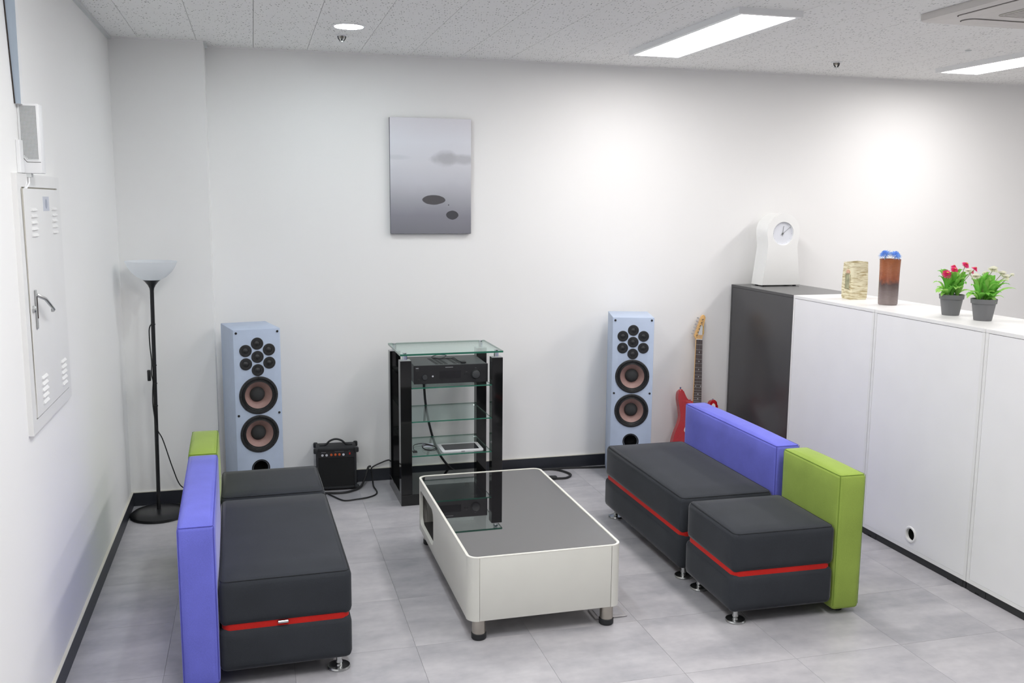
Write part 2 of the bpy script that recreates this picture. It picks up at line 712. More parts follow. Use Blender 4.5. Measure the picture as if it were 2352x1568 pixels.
# ================================================================ THE ROOM
T = 0.12
struct(MB().box(XL - T, XR + T, YR - T, YB + T, -0.15, -0.003).build('floor', 'floor_joint', smooth=0), 'grey concrete-look vinyl tile floor')
floor = bpy.data.objects['floor']
struct(MB().box(XL - T, XR + T, YR - T, YB + T, ZC + 0.006, ZC + 0.15).build('ceiling', 'ceiling_back', smooth=0), 'ceiling of white fissured mineral fibre tiles')
ceiling = bpy.data.objects['ceiling']
struct(MB().box(XCOL, XR + T, YB, YB + T, -0.003, ZC + 0.006).build('wall_back', 'wall_paint', smooth=0))
struct(MB().box(XL - T, XL, YR - T, YB + T, -0.003, ZC + 0.006).build('wall_left', 'wall_paint', smooth=0))
struct(MB().box(XL, XCOL, YCOL, YB + T, -0.003, ZC + 0.006).build('wall_column', 'wall_paint', smooth=0), 'white pilaster in the back left corner')
struct(MB().box(XR, XR + T, YR - T, YB, -0.003, ZC + 0.006).build('wall_right', 'wall_paint', smooth=0))
struct(MB().box(XL, XR, YR - T, YR, -0.003, ZC + 0.006).build('wall_rear', 'wall_paint', smooth=0))

# floor tiles, each its own piece
FT_X0, FT_DX, FT_Y0, FT_DY = 0.567, 0.4700, 3.027, 0.4648
g = 0.0005
_full = None


def floor_tile(x0, x1, y0, y1):
    global _full
    w, d = x1 - x0, y1 - y0
    full = abs(w - FT_DX) < 1e-6 and abs(d - FT_DY) < 1e-6
    if full and _full is not None:
        me = _full
    else:
        me = MB().box(-w / 2 + g, w / 2 - g, -d / 2 + g, d / 2 - g, -0.003, 0.0).mesh('floor_tile', 'floor_tile', 0)
        if full:
            _full = me
    place('tile', me, floor, ((x0 + x1) / 2, (y0 + y1) / 2, 0))


for i in range(-3, 15):
    for j in range(-6, 6):
        x0, x1 = FT_X0 + i * FT_DX, FT_X0 + (i + 1) * FT_DX
        y0, y1 = FT_Y0 + j * FT_DY, FT_Y0 + (j + 1) * FT_DY
        if x1 <= XL + .02 or y0 >= YB - .02 or x0 > 5.6:
            continue
        floor_tile(max(x0, XL), x1, y0, min(y1, YB))
far = MB().box(XL, XR, YR, FT_Y0 - 6 * FT_DY, -0.003, 0.0, mi=0).box(FT_X0 + 11 * FT_DX, XR, FT_Y0 - 6 * FT_DY, YB, -0.003, 0)
far.build('tile_field', 'floor_tile', floor, 0)['kind'] = 'stuff'

# ceiling tiles 300 x 600 in running bond
CT_X0, CT_W, CT_L = 0.028, 0.2995, 0.6
g2 = 0.0011
_cfull = None
for i in range(-3, 19):
    x0, x1 = CT_X0 + i * CT_W, CT_X0 + (i + 1) * CT_W
    off = 4.895 if i % 2 == 0 else 4.595
    for j in range(-5, 3):
        y0, y1 = off + j * CT_L, off + (j + 1) * CT_L
        a0, a1, b0, b1 = max(x0, XL), x1, y0, min(y1, YB)
        if a1 - a0 < .01 or b1 - b0 < .01 or b0 > YB:
            continue
        w, d = a1 - a0, b1 - b0
        full = abs(w - CT_W) < 1e-6 and abs(d - CT_L) < 1e-6
        if full and _cfull is not None:
            me = _cfull
        else:
            me = MB().box(-w / 2 + g2, w / 2 - g2, -d / 2 + g2, d / 2 - g2, 0, 0.006).mesh('ceiling_tile', 'ceiling_tile', 0)
            if full:
                _cfull = me
        place('tile', me, ceiling, ((a0 + a1) / 2, (b0 + b1) / 2, ZC))
cf = MB().box(XL, XR, YR, 1.595, ZC, ZC + .006).box(CT_X0 + 19 * CT_W, XR, 1.595, YB, ZC, ZC + .006)
cf.build('tile_field', 'ceiling_tile', ceiling, 0)['kind'] = 'stuff'

# baseboards with the pale bead of caulk on top
BH, BT = 0.078, 0.012


def baseboard(name, x0, x1, y0, y1, label):
    b = struct(MB().box(x0, x1, y0, y1, 0, BH, 0.0015, 1).build(name, 'baseboard', smooth=0), label)
    MB().box(x0, x1, y0, y1, BH, BH + 0.003).build('caulk_bead', 'caulk', b, 0)


baseboard('baseboard_back', XCOL + BT, XR, YB - BT, YB, 'black baseboard along the back wall')
baseboard('baseboard_left', XL, XL + BT, YR, YCOL - BT, 'black baseboard along the left wall')
baseboard('baseboard_column', XL, XCOL + BT, YCOL - BT, YCOL, 'black baseboard around the corner pilaster')
baseboard('baseboard_return', XCOL, XCOL + BT, YCOL, YB, 'black baseboard on the pilaster return')
# grey edge angle where the ceiling tiles meet the walls
struct(MB().box(XL, XL + .018, YR, YCOL, ZC - .014, ZC).build('trim_1', 'trim_grey', smooth=0), 'grey edge angle between left wall and ceiling')
struct(MB().box(XCOL, XCOL + .014, YCOL - .002, YB, ZC - .012, ZC).build('trim_2', 'trim_grey', smooth=0), 'grey edge angle on the pilaster')
struct(MB().box(XCOL + .014, XR, YB - .012, YB, ZC - .008, ZC).build('trim_3', 'wall_paint', smooth=0), 'edge angle between back wall and ceiling')
struct(MB().box(XL + .018, XCOL, YCOL - .012, YCOL, ZC - .008, ZC).build('trim_4', 'wall_paint', smooth=0), 'edge angle above the pilaster')


# ================================================================ CEILING FITTINGS
def led_panel(x0, y0, label, group=None):
    W, L, H = 0.32, 1.285, 0.028
    t = thing('ceiling_light', label, 'ceiling light', (x0, y0, ZC), 0, group)
    fr = MB()
    b = 0.024
    fr.box(0, b, 0, L, -H, 0).box(W - b, W, 0, L, -H, 0).box(b, W - b, 0, b, -H, 0).box(b, W - b, L - b, L, -H, 0)
    fr.build('frame', 'white_metal', t, 0)
    MB().poly([(b, b, -H + .002), (b, L - b, -H + .002), (W - b, L - b, -H + .002), (W - b, b, -H + .002)]).build('diffuser', 'led_panel', t, 0)
    MB().box(b, W - b, b, L - b, -H + .006, -.001).build('lamp_tray', 'white_metal', t, 0)
    return t


led_panel(2.098, 3.922, 'long white LED panel on the ceiling above the middle of the back wall', 'LED ceiling panels')
led_panel(4.215, 3.985, 'long white LED panel at the right edge, above the cabinets', 'LED ceiling panels')
led_panel(2.098, 1.522, 'LED panel over the viewer, outside the photograph, in line with the middle one', 'LED ceiling panels')
led_panel(4.215, 1.585, 'LED panel outside the photograph, in line with the right-hand one', 'LED ceiling panels')
led_panel(6.330, 1.585, 'LED panel outside the photograph, in the middle of the line by the right wall', 'LED ceiling panels')  # added out of view to raise the ambient light in the room
led_panel(-0.02, 1.522, 'LED panel outside the photograph, nearest the left wall', 'LED ceiling panels')  # extra panel out of view, added to even out the light on the left


def downlight(x, y, label):
    t = thing('downlight', label, 'ceiling light', (x, y, ZC), 0, 'round downlights')
    MB().lathe([(.072, 0), (.085, 0), (.085, -.003), (.080, -.006), (.072, -.006), (.072, 0)], 40, cap=False).build('rim', 'white_metal', t)
    MB().lathe([(0, -.004), (.0715, -.004)], 24, cap=False).build('lens', 'led_down', t)
    return t


downlight(0.486, 4.91, 'round white downlight glowing in the ceiling tiles')
downlight(0.486, 3.45, 'round downlight outside the photograph, above the left bench seat')  # added out of view to brighten the left wall and sofa tops
downlight(0.486, 2.0, 'round downlight outside the photograph, left of the viewer')  # another unseen lamp added to lift the left half
downlight(0.486, 0.55, 'round downlight behind the viewer')  # last of the unseen lamps added for more light on the left


def sprinkler(x, y, label):
    t = thing('sprinkler', label, 'sprinkler', (x, y, ZC), 0, 'ceiling sprinklers')
    MB().lathe([(0, 0), (.034, 0), (.034, -.003), (.028, -.006), (0, -.006)], 24, cap=False).build('escutcheon', 'white_metal', t)
    MB().lathe([(.013, -.004), (.013, -.018), (0, -.018)], 14, cap=False).build('body', 'brushed_steel', t)
    a = MB()
    for s in (-1, 1):
        a.tube([(s * .02, 0, -.006), (s * .018, 0, -.018), (s * .006, 0, -.034)], .0028, 6)
        a.tube([(0, s * .02, -.006), (0, s * .018, -.018), (0, s * .006, -.034)], .0028, 6)
    a.build('frame_arms', 'driver_frame', t)
    MB().lathe([(0, -.032), (.015, -.032), (.015, -.036), (.006, -.038), (0, -.042)], 16, cap=False).build('deflector', 'steel', t)


sprinkler(0.476, 5.19, 'chrome fire sprinkler on the ceiling beside the round downlight')
sprinkler(3.463, 5.22, 'chrome fire sprinkler on the ceiling above the dark cabinet')
tag(MB().lathe([(0, 0), (.018, 0), (.016, -.006), (.006, -.008), (0, -.008)], 16, cap=False).build('ceiling_stud', 'trim_grey', loc=(3.89, 4.605, ZC)),
    'tiny metal stud in the ceiling between air conditioner and right-hand lamp', 'stud')

# cassette air conditioner, seen by its corner
ac = thing('air_conditioner', 'white ceiling cassette air conditioner cut off by the top right corner', 'air conditioner', (2.965, 2.90, ZC - .001))
AS = 0.95
MB().prism(rrect(0, AS, 0, AS, .03), -.03, 0, bev=.008, seg=2, flat='xy').build('cover', 'ac_white', ac)
for k in range(4):
    piv = Matrix.Translation((AS / 2, AS / 2, 0)) @ Matrix.Rotation(k * PI / 2, 4, 'Z') @ Matrix.Translation((-AS / 2, -AS / 2, 0))
    sl = rrect(.065, .145, .16, .79, .04)
    ou = rrect(.060, .150, .155, .795, .045)
    lv = MB().prism(sl, -.034, -.031, flat='xy')
    bmesh.ops.transform(lv.bm, matrix=piv, verts=lv.bm.verts)
    lv.build('louvre', 'ac_white', ac)
    ga = MB().prism(ou, -.0312, -.0302, flat='xy')
    bmesh.ops.transform(ga.bm, matrix=piv, verts=ga.bm.verts)
    ga.build('slot_gap', 'line_dark', ac)
gr = MB().prism(rrect(.22, .73, .22, .73, .05), -.033, -.0305, flat='xy').build('grille', 'ac_grille', ac)
for k in range(24):
    y = .235 + k * .0205
    MB().box(.24, .71, y, y + .009, -.036, -.033).build('grille_bar', 'ac_white', gr, 0)


# ================================================================ LEFT WALL FITTINGS
ep = thing('electrical_panel', 'white wall-mounted electrical panel with louvred door and latch handle', 'electrical panel', (XL, 3.285, 0.978))
PW, PH, PT = 0.665, 0.842, 0.016            # along y, height, proud of the wall
fr = MB()
fr.box(0, PT, 0, PW, 0, .042).box(0, PT, 0, PW, PH - .042, PH).box(0, PT, 0, .052, .042, PH - .042).box(0, PT, PW - .045, PW, .042, PH - .042)
fr.build('frame', 'white_laminate', ep, 0)
MB().box(0, PT - .006, .052, PW - .045, .042, PH - .042).build('backing', 'panel_beige', ep, 0)
dr = MB().box(PT - .005, PT + .003, .064, PW - .049, .046, PH - .047, .001, 1).build('door', 'white_laminate', ep, 0)
# the warped near edge of the door stands open at the top
we = MB()
we.poly([(PT + .001, .0635, .05), (PT + .001, .0635, PH - .047), (PT + .001, .040, PH - .047), (PT + .001, .058, .30)])
we.build('door_gap', 'panel_beige', ep, 0)
for yy in (0.19, 0.525):
    for zz, n in ((PH - .12, 5), (.075, 5)):
        for k in range(n):
            z = zz - k * .021 if zz > .4 else zz + k * .021
            lv = MB()
            lv.prism([(0, 0), (.006, .001), (0, .010)], -.040, .040)
            lv.build('louvre', 'white_laminate', dr, 0, loc=(PT + .003, yy, z))
MB().box(PT + .003, PT + .0035, .345, .445, PH - .122, PH - .072).build('sticker', 'sticker', dr, 0)
MB().lathe([(0, 0), (.017, 0), (.017, .0006), (0, .0006)], 20, c=(PT + .0035, .395, PH - .097), axis='x', cap=False).build('sticker_print', 'sticker_print', dr)
hn = MB().box(PT + .003, PT + .009, .118, .132, .335, .465, .002, 1).build('handle_plate', 'steel', ep, 0)
lev = MB()
lev.tube([(PT + .009, .125, .448), (PT + .030, .15, .432), (PT + .036, .21, .40), (PT + .032, .265, .384)], [.006, .006, .005, .005], 8)
lev.box(PT + .024, PT + .034, .255, .272, .376, .388, .002, 1)
lev.build('handle_lever', 'steel', ep)
MB().box(PT + .009, PT + .0105, .121, .129, .37, .44).build('handle_slot', 'line_dark', hn, 0)
MB().lathe([(0, 0), (.011, 0), (.011, .006), (.007, .010), (0, .010)], 16, c=(PT + .003, .088, .405), axis='x', cap=False).build('lock', 'steel', ep)

sb = thing('wall_speaker', 'pale grey perforated wall loudspeaker box mounted above the electrical panel', 'speaker', (XL, 3.42, 1.822))
SW, SD, SH = 0.064, 0.062, 0.222
MB().box(0, SW, 0, SD, 0, SH, .003, 2).build('housing', 'white_metal', sb)
MB().prism([(.007, .062), (.022, .043), (.056, .043), (.056, SH - .008), (.007, SH - .008)], -.0012, 0.001).build('grille_plate', 'trim_grey', sb, 0)
holes = MB()
for a in range(12):
    for c in range(43):
        x, z = .0095 + a * .0040, .047 + c * .00395
        if z < .066 - (x - .007) * 1.25:
            continue
        holes.box(x, x + .0018, -.0018, -.0011, z, z + .0018)
ho = holes.build('grille_holes', 'vent_dark', sb, 0)
ho['kind'] = 'stuff'
MB().tube([(.004, -.0008, .058), (.021, -.0008, .036), (SW - .002, -.0008, .036)], .0007, 4).build('panel_line', 'line_dark', sb)
MB().box(0, .012, -.05, .0, .0, .105, .002, 1).build('side_bracket', 'white_metal', sb)
MB().box(.002, .03, .004, .03, -.012, 0).build('cable_gland', 'trim_grey', sb, 0)
tag(MB().tube([(XL + .012, 3.425, 1.812), (XL + .014, 3.415, 1.79), (XL + .012, 3.39, 1.772)], .004, 8)
    .tube([(XL + .022, 3.43, 1.812), (XL + .022, 3.425, 1.79), (XL + .016, 3.40, 1.772)], .003, 8).build('wall_cable', 'white_metal'),
    'short pale cables from the wall loudspeaker down to the electrical panel', 'cable')
dc = MB()
zb, zt = 2.040, ZC - .003
dc.poly([(XL, 3.392, zb), (XL + .020, 3.392, zb), (XL + .042, 3.300, zt), (XL, 3.295, zt)], 0)
dc.poly([(XL + .020, 3.392, zb), (XL + .042, 3.300, zt), (XL + .040, 3.345, zt), (XL + .018, 3.44, zb)], 1)
dc.poly([(XL, 3.44, zb), (XL + .018, 3.44, zb), (XL + .040, 3.345, zt), (XL, 3.34, zt)], 1)
dc.poly([(XL, 3.392, zb), (XL + .020, 3.392, zb), (XL + .018, 3.44, zb), (XL, 3.44, zb)], 1)
dcd = thing('cable_duct', 'narrow blue-grey cable duct rising from the wall loudspeaker to the ceiling', 'cable duct')
dc.build('cover', ['duct_blue', 'white_metal'], dcd, 0)
MB().tube([(XL + .002, 3.391, zb), (XL + .002, 3.294, zt)], .0022, 6).build('shadow_gap', 'line_dark', dcd)


# ================================================================ SOFAS
SEAT_D, SEAT_Z0, SEAT_Z1 = 0.470, 0.058, 0.402
BACK_T, BACK_Z0, BACK_Z1 = 0.127, 0.024, 0.619


def soft_box(mb, x0, x1, y0, y1, z0, z1, r, puff=(0, 0, 0), cuts=6, seg=3):
    """upholstered block: rounded edges and gently bulging faces"""
    bm = bmesh.new()
    bmesh.ops.create_cube(bm, size=1.0)
    c = Vector(((x0 + x1) / 2, (y0 + y1) / 2, (z0 + z1) / 2))
    s = Vector((x1 - x0, y1 - y0, z1 - z0))
    bmesh.ops.transform(bm, matrix=Matrix.Diagonal((s.x, s.y, s.z, 1)), verts=bm.verts)
    bmesh.ops.bevel(bm, geom=list(bm.edges), offset=r, segments=seg, profile=0.5, affect='EDGES')
    big = [f for f in bm.faces if f.calc_area() > 0.2 * min(s.x * s.y, s.y * s.z, s.x * s.z)]
    es = list({e for f in big for e in f.edges})
    bmesh.ops.subdivide_edges(bm, edges=es, cuts=cuts, use_grid_fill=True)
    for v in bm.verts:
        u = [2 * v.co[k] / s[k] for k in range(3)]
        w = [max(0, 1 - min(1, abs(q)) ** 3) for q in u]
        v.co.x += puff[0] * u[0] * w[1] * w[2]
        v.co.y += puff[1] * u[1] * w[0] * w[2]
        v.co.z += puff[2] * u[2] * w[0] * w[1]
        v.co += c
    me = bpy.data.meshes.new('tmp')
    bm.to_mesh(me)
    bm.free()
    mb.bm.from_mesh(me)
    bpy.data.meshes.remove(me)
    return mb


def sofa(name, label, length, back_col, loc, rz, mirror, group, back_dy=0.0, back_rz=0.0, zip_tag=False, wrinkle=False):
    """local x: depth (back at +x), local y: length; mirror puts the back at -x"""
    t = thing(name, label, 'sofa', loc, rz, group)
    s = -1 if mirror else 1
    hd, hl = SEAT_D / 2, length / 2
    soft_box(MB(), -hd, hd, -hl, hl, .2285, SEAT_Z1, .024, (.003, .003, .006)).build('cushion', 'fabric_grey', t, 60)
    soft_box(MB(), -hd - .004, hd - .002, -hl - .002, hl + .002, SEAT_Z0, .2215, .024, (.006, .006, .002)).build('base', 'fabric_grey', t, 60)
    bd = MB().prism(rrect(-hd + .006, hd - .010, -hl + .006, hl - .006, .03), .208, .242, flat='xy')
    bo = bd.build('red_band', 'fabric_red', t)
    bo['label'] = 'bright red band running between cushion and base'
    # stitched seams round the top of the cushion
    zs = SEAT_Z1 - .0045
    MB().tube([(x, y, zs) for x, y in rrect(-hd + .0075, hd - .0075, -hl + .0075, hl - .0075, .022)], .0014, 5, closed=True).build('seam', 'seam_grey', t)
    if zip_tag:
        z = MB().box(-.034, .004, -hl - .006, -hl + .012, .226, .236, .002, 1).build('zip_tag', 'steel', t)
        z['label'] = 'small metal zip puller'
    # levelling feet: dish with turned stem
    for fx in (-hd + .048,):
        for fy in (-hl + .055, hl - .055):
            xx = fx * s
            f = MB().lathe([(0, 0), (.041, 0), (.043, .004), (.0405, .010), (.036, .0075), (.012, .008), (.010, .014), (.013, .022), (.010, .032), (.010, SEAT_Z0 + .006), (0, SEAT_Z0 + .006)], 28, cap=False)
            f.build('foot', 'steel', t, loc=(xx, fy, 0))
    # backrest
    bx = s * (hd + .004 + BACK_T / 2)
    b = MB()
    soft_box(b, -BACK_T / 2, BACK_T / 2, -hl, hl, BACK_Z0, BACK_Z1, .016, (.006, .005, .011), cuts=8)
    if wrinkle:
        for v in b.bm.verts:
            if v.co.z > BACK_Z1 - .01:
                v.co.z += .0012 * math.sin(v.co.y * 70 + 4 * v.co.x)
    bo = b.build('backrest', 'fabric_' + back_col, t, 60, loc=(bx, back_dy, 0), rot=(0, 0, back_rz))
    bo['label'] = 'purple backrest' if back_col == 'purple' else 'lime green backrest'
    zt = BACK_Z1 - .003
    q = BACK_T / 2 - .004
    sm = MB().tube([(x, y, zt) for x, y in rrect(-q, q, -hl + .004, hl - .004, .012)], .0013, 5, closed=True)
    for ex in (-q, q):
        for ey in (-hl + .0035, hl - .0035):
            sm.tube([(ex, ey, BACK_Z0 + .02), (ex, ey, zt)], .0011, 5)
    sm.build('seam', 'seam_' + back_col, bo)
    for fy in (-hl + .07, hl - .07):
        MB().lathe([(0, 0), (.026, 0), (.028, .006), (.028, BACK_Z0 + .006), (0, BACK_Z0 + .006)], 20, cap=False).build('glide', 'rubber', bo, loc=(0, fy, 0))
    return t


R_ = math.radians
sofa('sofa', 'long dark grey bench seat with purple backrest, right of the coffee table', .988, 'purple', (2.094, 4.321, 0), R_(-.25), False, 'modular sofa seats')
sofa('sofa', 'short dark grey seat with lime green backrest, right of the coffee table', .459, 'green', (2.100, 3.562, 0), R_(-.9), False, 'modular sofa seats')
sofa('sofa', 'long dark grey bench seat with purple backrest, left of the coffee table', .975, 'purple', (.063, 3.828, 0), R_(1.2), True, 'modular sofa seats', -.015, 0, True, True)
sofa('sofa', 'short dark grey seat with lime green backrest, in front of the left loudspeaker', .452, 'green', (.045, 4.566, 0), R_(1.2), True, 'modular sofa seats', -.02)


# ================================================================ COFFEE TABLE
ct = thing('coffee_table', 'cream coffee table with smoked glass top on four steel legs', 'coffee table', (1.097, 4.054, 0), R_(.2))
TW, TL, TZ0, TZ1, TR, TT = .650, 1.172, .085, .349, .045, .016
hx, hy = TW / 2, TL / 2


def rounded_wall(mb, x0, y0, r, th, z0, z1, a0, a1):
    """quarter-round upright corner between angles a0 and a1 about its centre"""
    n = 8
    pts_o, pts_i = [], []
    for i in range(n + 1):
        a = math.radians(a0 + (a1 - a0) * i / n)
        pts_o.append((x0 + r * math.cos(a), y0 + r * math.sin(a)))
        pts_i.append((x0 + (r - th) * math.cos(a), y0 + (r - th) * math.sin(a)))
    mb.prism(pts_o + pts_i[::-1], z0, z1, flat='xy')


def carve(ob, cutter_mesh, parent):
    """cut a recess or an opening into a part and keep the plain result"""
    co = place('cutter', cutter_mesh, parent)
    md = ob.modifiers.new('cut', 'BOOLEAN')
    md.object = co
    md.operation = 'DIFFERENCE'
    md.solver = 'EXACT'
    bpy.context.view_layer.update()
    me = bpy.data.meshes.new_from_object(ob.evaluated_get(bpy.context.evaluated_depsgraph_get()))
    ob.modifiers.clear()
    ob.data = me
    me.set_sharp_from_angle(angle=math.radians(35))
    bpy.data.objects.remove(co)
    return ob


gp = .0012
MB().box(-hx + TR + gp, hx - TR - gp, -hy, -hy + TT, TZ0, TZ1, .0025, 2).build('end_panel', 'table_cream', ct)
MB().box(-hx + TR + gp, hx - TR - gp, hy - TT, hy, TZ0, TZ1, .0025, 2).build('end_panel', 'table_cream', ct)
for sx, sy, a0 in ((1, 1, 0), (-1, 1, 90), (-1, -1, 180), (1, -1, 270)):
    c = MB()
    rounded_wall(c, sx * (hx - TR), sy * (hy - TR), TR, TT, TZ0, TZ1, a0, a0 + 90)
    c.build('corner', 'table_cream', ct)
hole = rrect(.165, .528, .122 - .0, .300, .045, 7)
for x0 in (-hx, hx - TT):
    sp_ = MB().box(x0, x0 + TT, -hy + TR + gp, hy - TR - gp, TZ0, TZ1, .0025, 2).build('side_panel', 'table_cream', ct)
    hc = MB()
    lo = [hc.bm.verts.new((x0 - .02, *p)) for p in hole]
    hi = [hc.bm.verts.new((x0 + TT + .02, *p)) for p in hole]
    hc.bm.faces.new(lo)
    hc.bm.faces.new(hi)
    for i in range(len(hole)):
        j = (i + 1) % len(hole)
        hc.bm.faces.new((lo[i], lo[j], hi[j], hi[i]))
    carve(sp_, hc.mesh('cutter', 'table_cream', 0), ct)
# pale top edge running round, joint lines come from the panel gaps
rim_o = rrect(-hx, hx, -hy, hy, TR, 10)
rim_i = rrect(-hx + .0105, hx - .0105, -hy + .0105, hy - .0105, TR - .0105, 10)
rm = MB()
n = len(rim_o)
for i in range(n):
    j = (i + 1) % n
    a, b, c, d = rim_o[i], rim_o[j], rim_i[j], rim_i[i]
    vs = [rm.bm.verts.new((*p, z)) for z in (TZ1 - .001, TZ1 + .003) for p in (a, b, c, d)]
    for q in ((4, 5, 6, 7), (0, 1, 5, 4), (2, 3, 7, 6)):
        rm.bm.faces.new([vs[k] for k in q])
bmesh.ops.remove_doubles(rm.bm, verts=rm.bm.verts, dist=1e-5)
rm.build('rim', 'table_edge', ct)
MB().prism(rrect(-hx + .012, hx - .012, -hy + .012, hy - .012, TR - .012, 8), TZ1 - .006, TZ1 + .0005, flat='xy').build('glass_top', 'smoked_glass', ct)
MB().prism(rrect(-hx + .017, hx - .017, -hy + .017, hy - .017, TR - .018, 8), TZ0 + .004, TZ0 + .02, flat='xy').build('bottom_board', 'table_cream', ct)
MB().box(-hx + .02, hx - .02, .12, .136, TZ0 + .02, TZ1 - .007).build('divider', 'dark_laminate', ct, 0)
MB().box(-.03, -.014, .136, hy - .02, TZ0 + .02, TZ1 - .007).build('divider', 'dark_laminate', ct, 0)
MB().box(-hx + .02, -.03, .137, hy - .02, TZ0 + .02, TZ0 + .024).build('shelf_liner', 'dark_laminate', ct, 0)
for sx in (-1, 1):
    for sy in (-1, 1):
        l = MB().lathe([(0, .022), (.0275, .022), (.0275, TZ0 + .004), (0, TZ0 + .004)], 32, cap=False).build('leg', 'brushed_steel', ct, loc=(sx * .274, sy * .550, 0))
        MB().lathe([(0, 0), (.027, 0), (.0305, .004), (.0305, .024), (.0285, .026), (0, .026)], 32, cap=False).build('rubber_foot', 'rubber', l)

# brushed floor socket plate under the table corner
fs = thing('floor_socket', 'square metal floor socket plate beside the near right table leg', 'floor socket', (1.411, 3.590, 0))
MB().box(-.072, .072, -.05, .05, 0, .006, .002, 1).build('frame', 'socket_metal', fs)
MB().box(-.056, .056, -.036, .036, .0055, .0075, .0008, 1).build('lid', 'floor_tile', fs)
MB().box(-.02, .02, -.034, -.02, .0075, .0085).build('cable_flap', 'socket_metal', fs, 0)


# ================================================================ GLASS RACK AND HI-FI
RK = R_(.9)
rk = thing('media_rack', 'black gloss hi-fi rack with glass shelves against the back wall', 'rack', (1.0695, 5.4535, 0), RK)
RW, RD = .602, .440
rx, ry = RW / 2, RD / 2
PWD = .064


def glass_slab(name, x0, x1, y0, y1, z0, z1, parent):
    m = MB()
    m.box(x0, x1, y0, y1, z0, z1)
    for f in m.bm.faces:
        f.normal_update()
        f.material_index = 0 if abs(f.normal.z) > .5 else 1
    return m.build(name, ['glass_face', 'glass_edge'], parent, 0)


MB().box(-rx, rx, -ry, ry, 0, .066, .002, 1).build('plinth', 'black_gloss', rk, 0)
for sx in (-1, 1):
    for sy in (-1, 1):
        px, py = sx * (rx - PWD / 2), sy * (ry - PWD / 2)
        p = MB().box(px - PWD / 2, px + PWD / 2, py - PWD / 2, py + PWD / 2, .066, .848, .0015, 1).build('post', 'black_gloss', rk, 0)
        MB().box(px - PWD / 2 + .001, px + PWD / 2 - .001, py - PWD / 2 + .001, py + PWD / 2 - .001, .848, .8495).build('post_cap', 'steel', p, 0)
        MB().lathe([(0, .849), (.014, .849), (.014, .878), (.009, .878), (.009, .889), (.013, .889), (.013, .892), (0, .892)], 20, c=(px, py, 0), cap=False).build('standoff', 'chrome', rk)
        for zz in (.691, .494, .292):
            MB().tube([(px - sx * PWD / 2, py, zz - .010), (px - sx * (PWD / 2 + .012), py, zz - .010)], .004, 8).build('shelf_peg', 'chrome', rk)
glass_slab('glass_top', -rx - .001, rx + .001, -ry - .003, ry + .003, .878, .8885, rk)
for zz in (.691, .494, .292):
    glass_slab('glass_shelf', -rx + PWD + .001, rx - PWD - .001, -ry + .003, ry - .003, zz - .006, zz + .001, rk)

rc = thing('stereo_receiver', 'black stereo receiver under the glass top of the rack', 'receiver', (1.078, 5.448, .692), R_(-.9))
cw, cd, ch = .435, .340, .108
wx = cw / 2
MB().box(-wx + .004, wx - .004, -cd / 2 + .012, cd / 2, .010, .010 + ch - .002, .002, 1).build('case', 'amp_lid', rc, 0)
MB().box(-wx, wx, -cd / 2, -cd / 2 + .012, .010, .010 + ch, .002, 1).build('front_panel', 'amp_black', rc, 0)
fy = -cd / 2
for sx in (-1, 1):
    for sy in (-.11, .11):
        MB().lathe([(0, 0), (.016, 0), (.018, .011), (0, .011)], 16, c=(sx * .15, sy, 0), cap=False).build('foot', 'rubber', rc)


def face_knob(name, x, z, r, d, m, par, y=None):
    return MB().lathe([(r * 1.06, 0), (r, .002), (r, d - .001), (r * .93, d), (0, d)], 28, c=(x, fy if y is None else y, z), axis='y').build(name, m, par)


face_knob('volume_knob', .145, .058, .023, .016, 'amp_lid', rc)
face_knob('input_knob', -.155, .05, .014, .012, 'amp_lid', rc)
face_knob('power_button', -.188, .034, .006, .004, 'vent_dark', rc)
face_knob('volume_ring', .145, .058, .028, .001, 'vent_dark', rc)
face_knob('button', .082, .062, .005, .003, 'vent_dark', rc)
face_knob('button', .098, .062, .005, .003, 'vent_dark', rc)
MB().lathe([(.0035, 0), (.0055, 0), (.0055, .002), (.0035, .002)], 18, c=(-.108, fy, .054), axis='y').build('headphone_jack', 'chrome', rc)
MB().box(-.068, .058, fy - .0006, fy + .001, .038, .082).build('display', 'display_black', rc, 0)
text('logo_lettering', 'NAD', .0075, 'print_white', rc, (-.1975, fy - .0004, .103), (PI / 2, 0, 0), .0002)
MB().tube([(-.2055, fy - .0004, .099), (-.2055, fy - .0004, .0895), (-.1895, fy - .0004, .0895), (-.1895, fy - .0004, .099)], .0004, 4, closed=True).build('logo_box', 'print_grey', rc)
marks('model_print', [.003, .0022, .0026, .003, .0018, .0026, .003, .0022, .003, .0026, .0022, .003], .0028, 'print_white', rc, -.034, fy - .0003, .1025)
marks('knob_print', [.002, .0025, .002], .002, 'print_grey', rc, .140, fy - .0003, .094)
marks('button_print', [.002, .0025, .002], .0016, 'print_grey', rc, .086, fy - .0003, .072)
zt = .010 + ch - .002
for r_ in range(7):
    for c_ in range(6):
        if c_ == 3:
            continue
        x = -.085 + c_ * .027 - r_ * .0025
        y = -.125 + r_ * .031
        MB().box(x, x + .020, y, y + .022, zt - .0004, zt + .0005).build('vent', 'vent_dark', rc, 0)
# small sensor lead lying on the lid
sl = thing('sensor_lead', 'thin black lead with a small plug lying on top of the receiver', 'cable', (1.078, 5.448, .692), R_(-.9))
zt += .0025
MB().tube(spline([(-.055, .085, zt), (-.02, .06, zt), (.02, .10, zt + .01), (-.03, .12, zt + .012), (-.07, .10, zt + .003), (-.04, .06, zt), (.03, .055, zt), (.06, .05, zt + .002), (.065, -.02, zt), (.075, -.085, zt)], 6), .0022, 6).build('lead', 'cable_black', sl)
MB().box(.068, .098, -.128, -.085, zt - .002, zt + .008, .004, 2).build('plug', 'cable_black', sl)

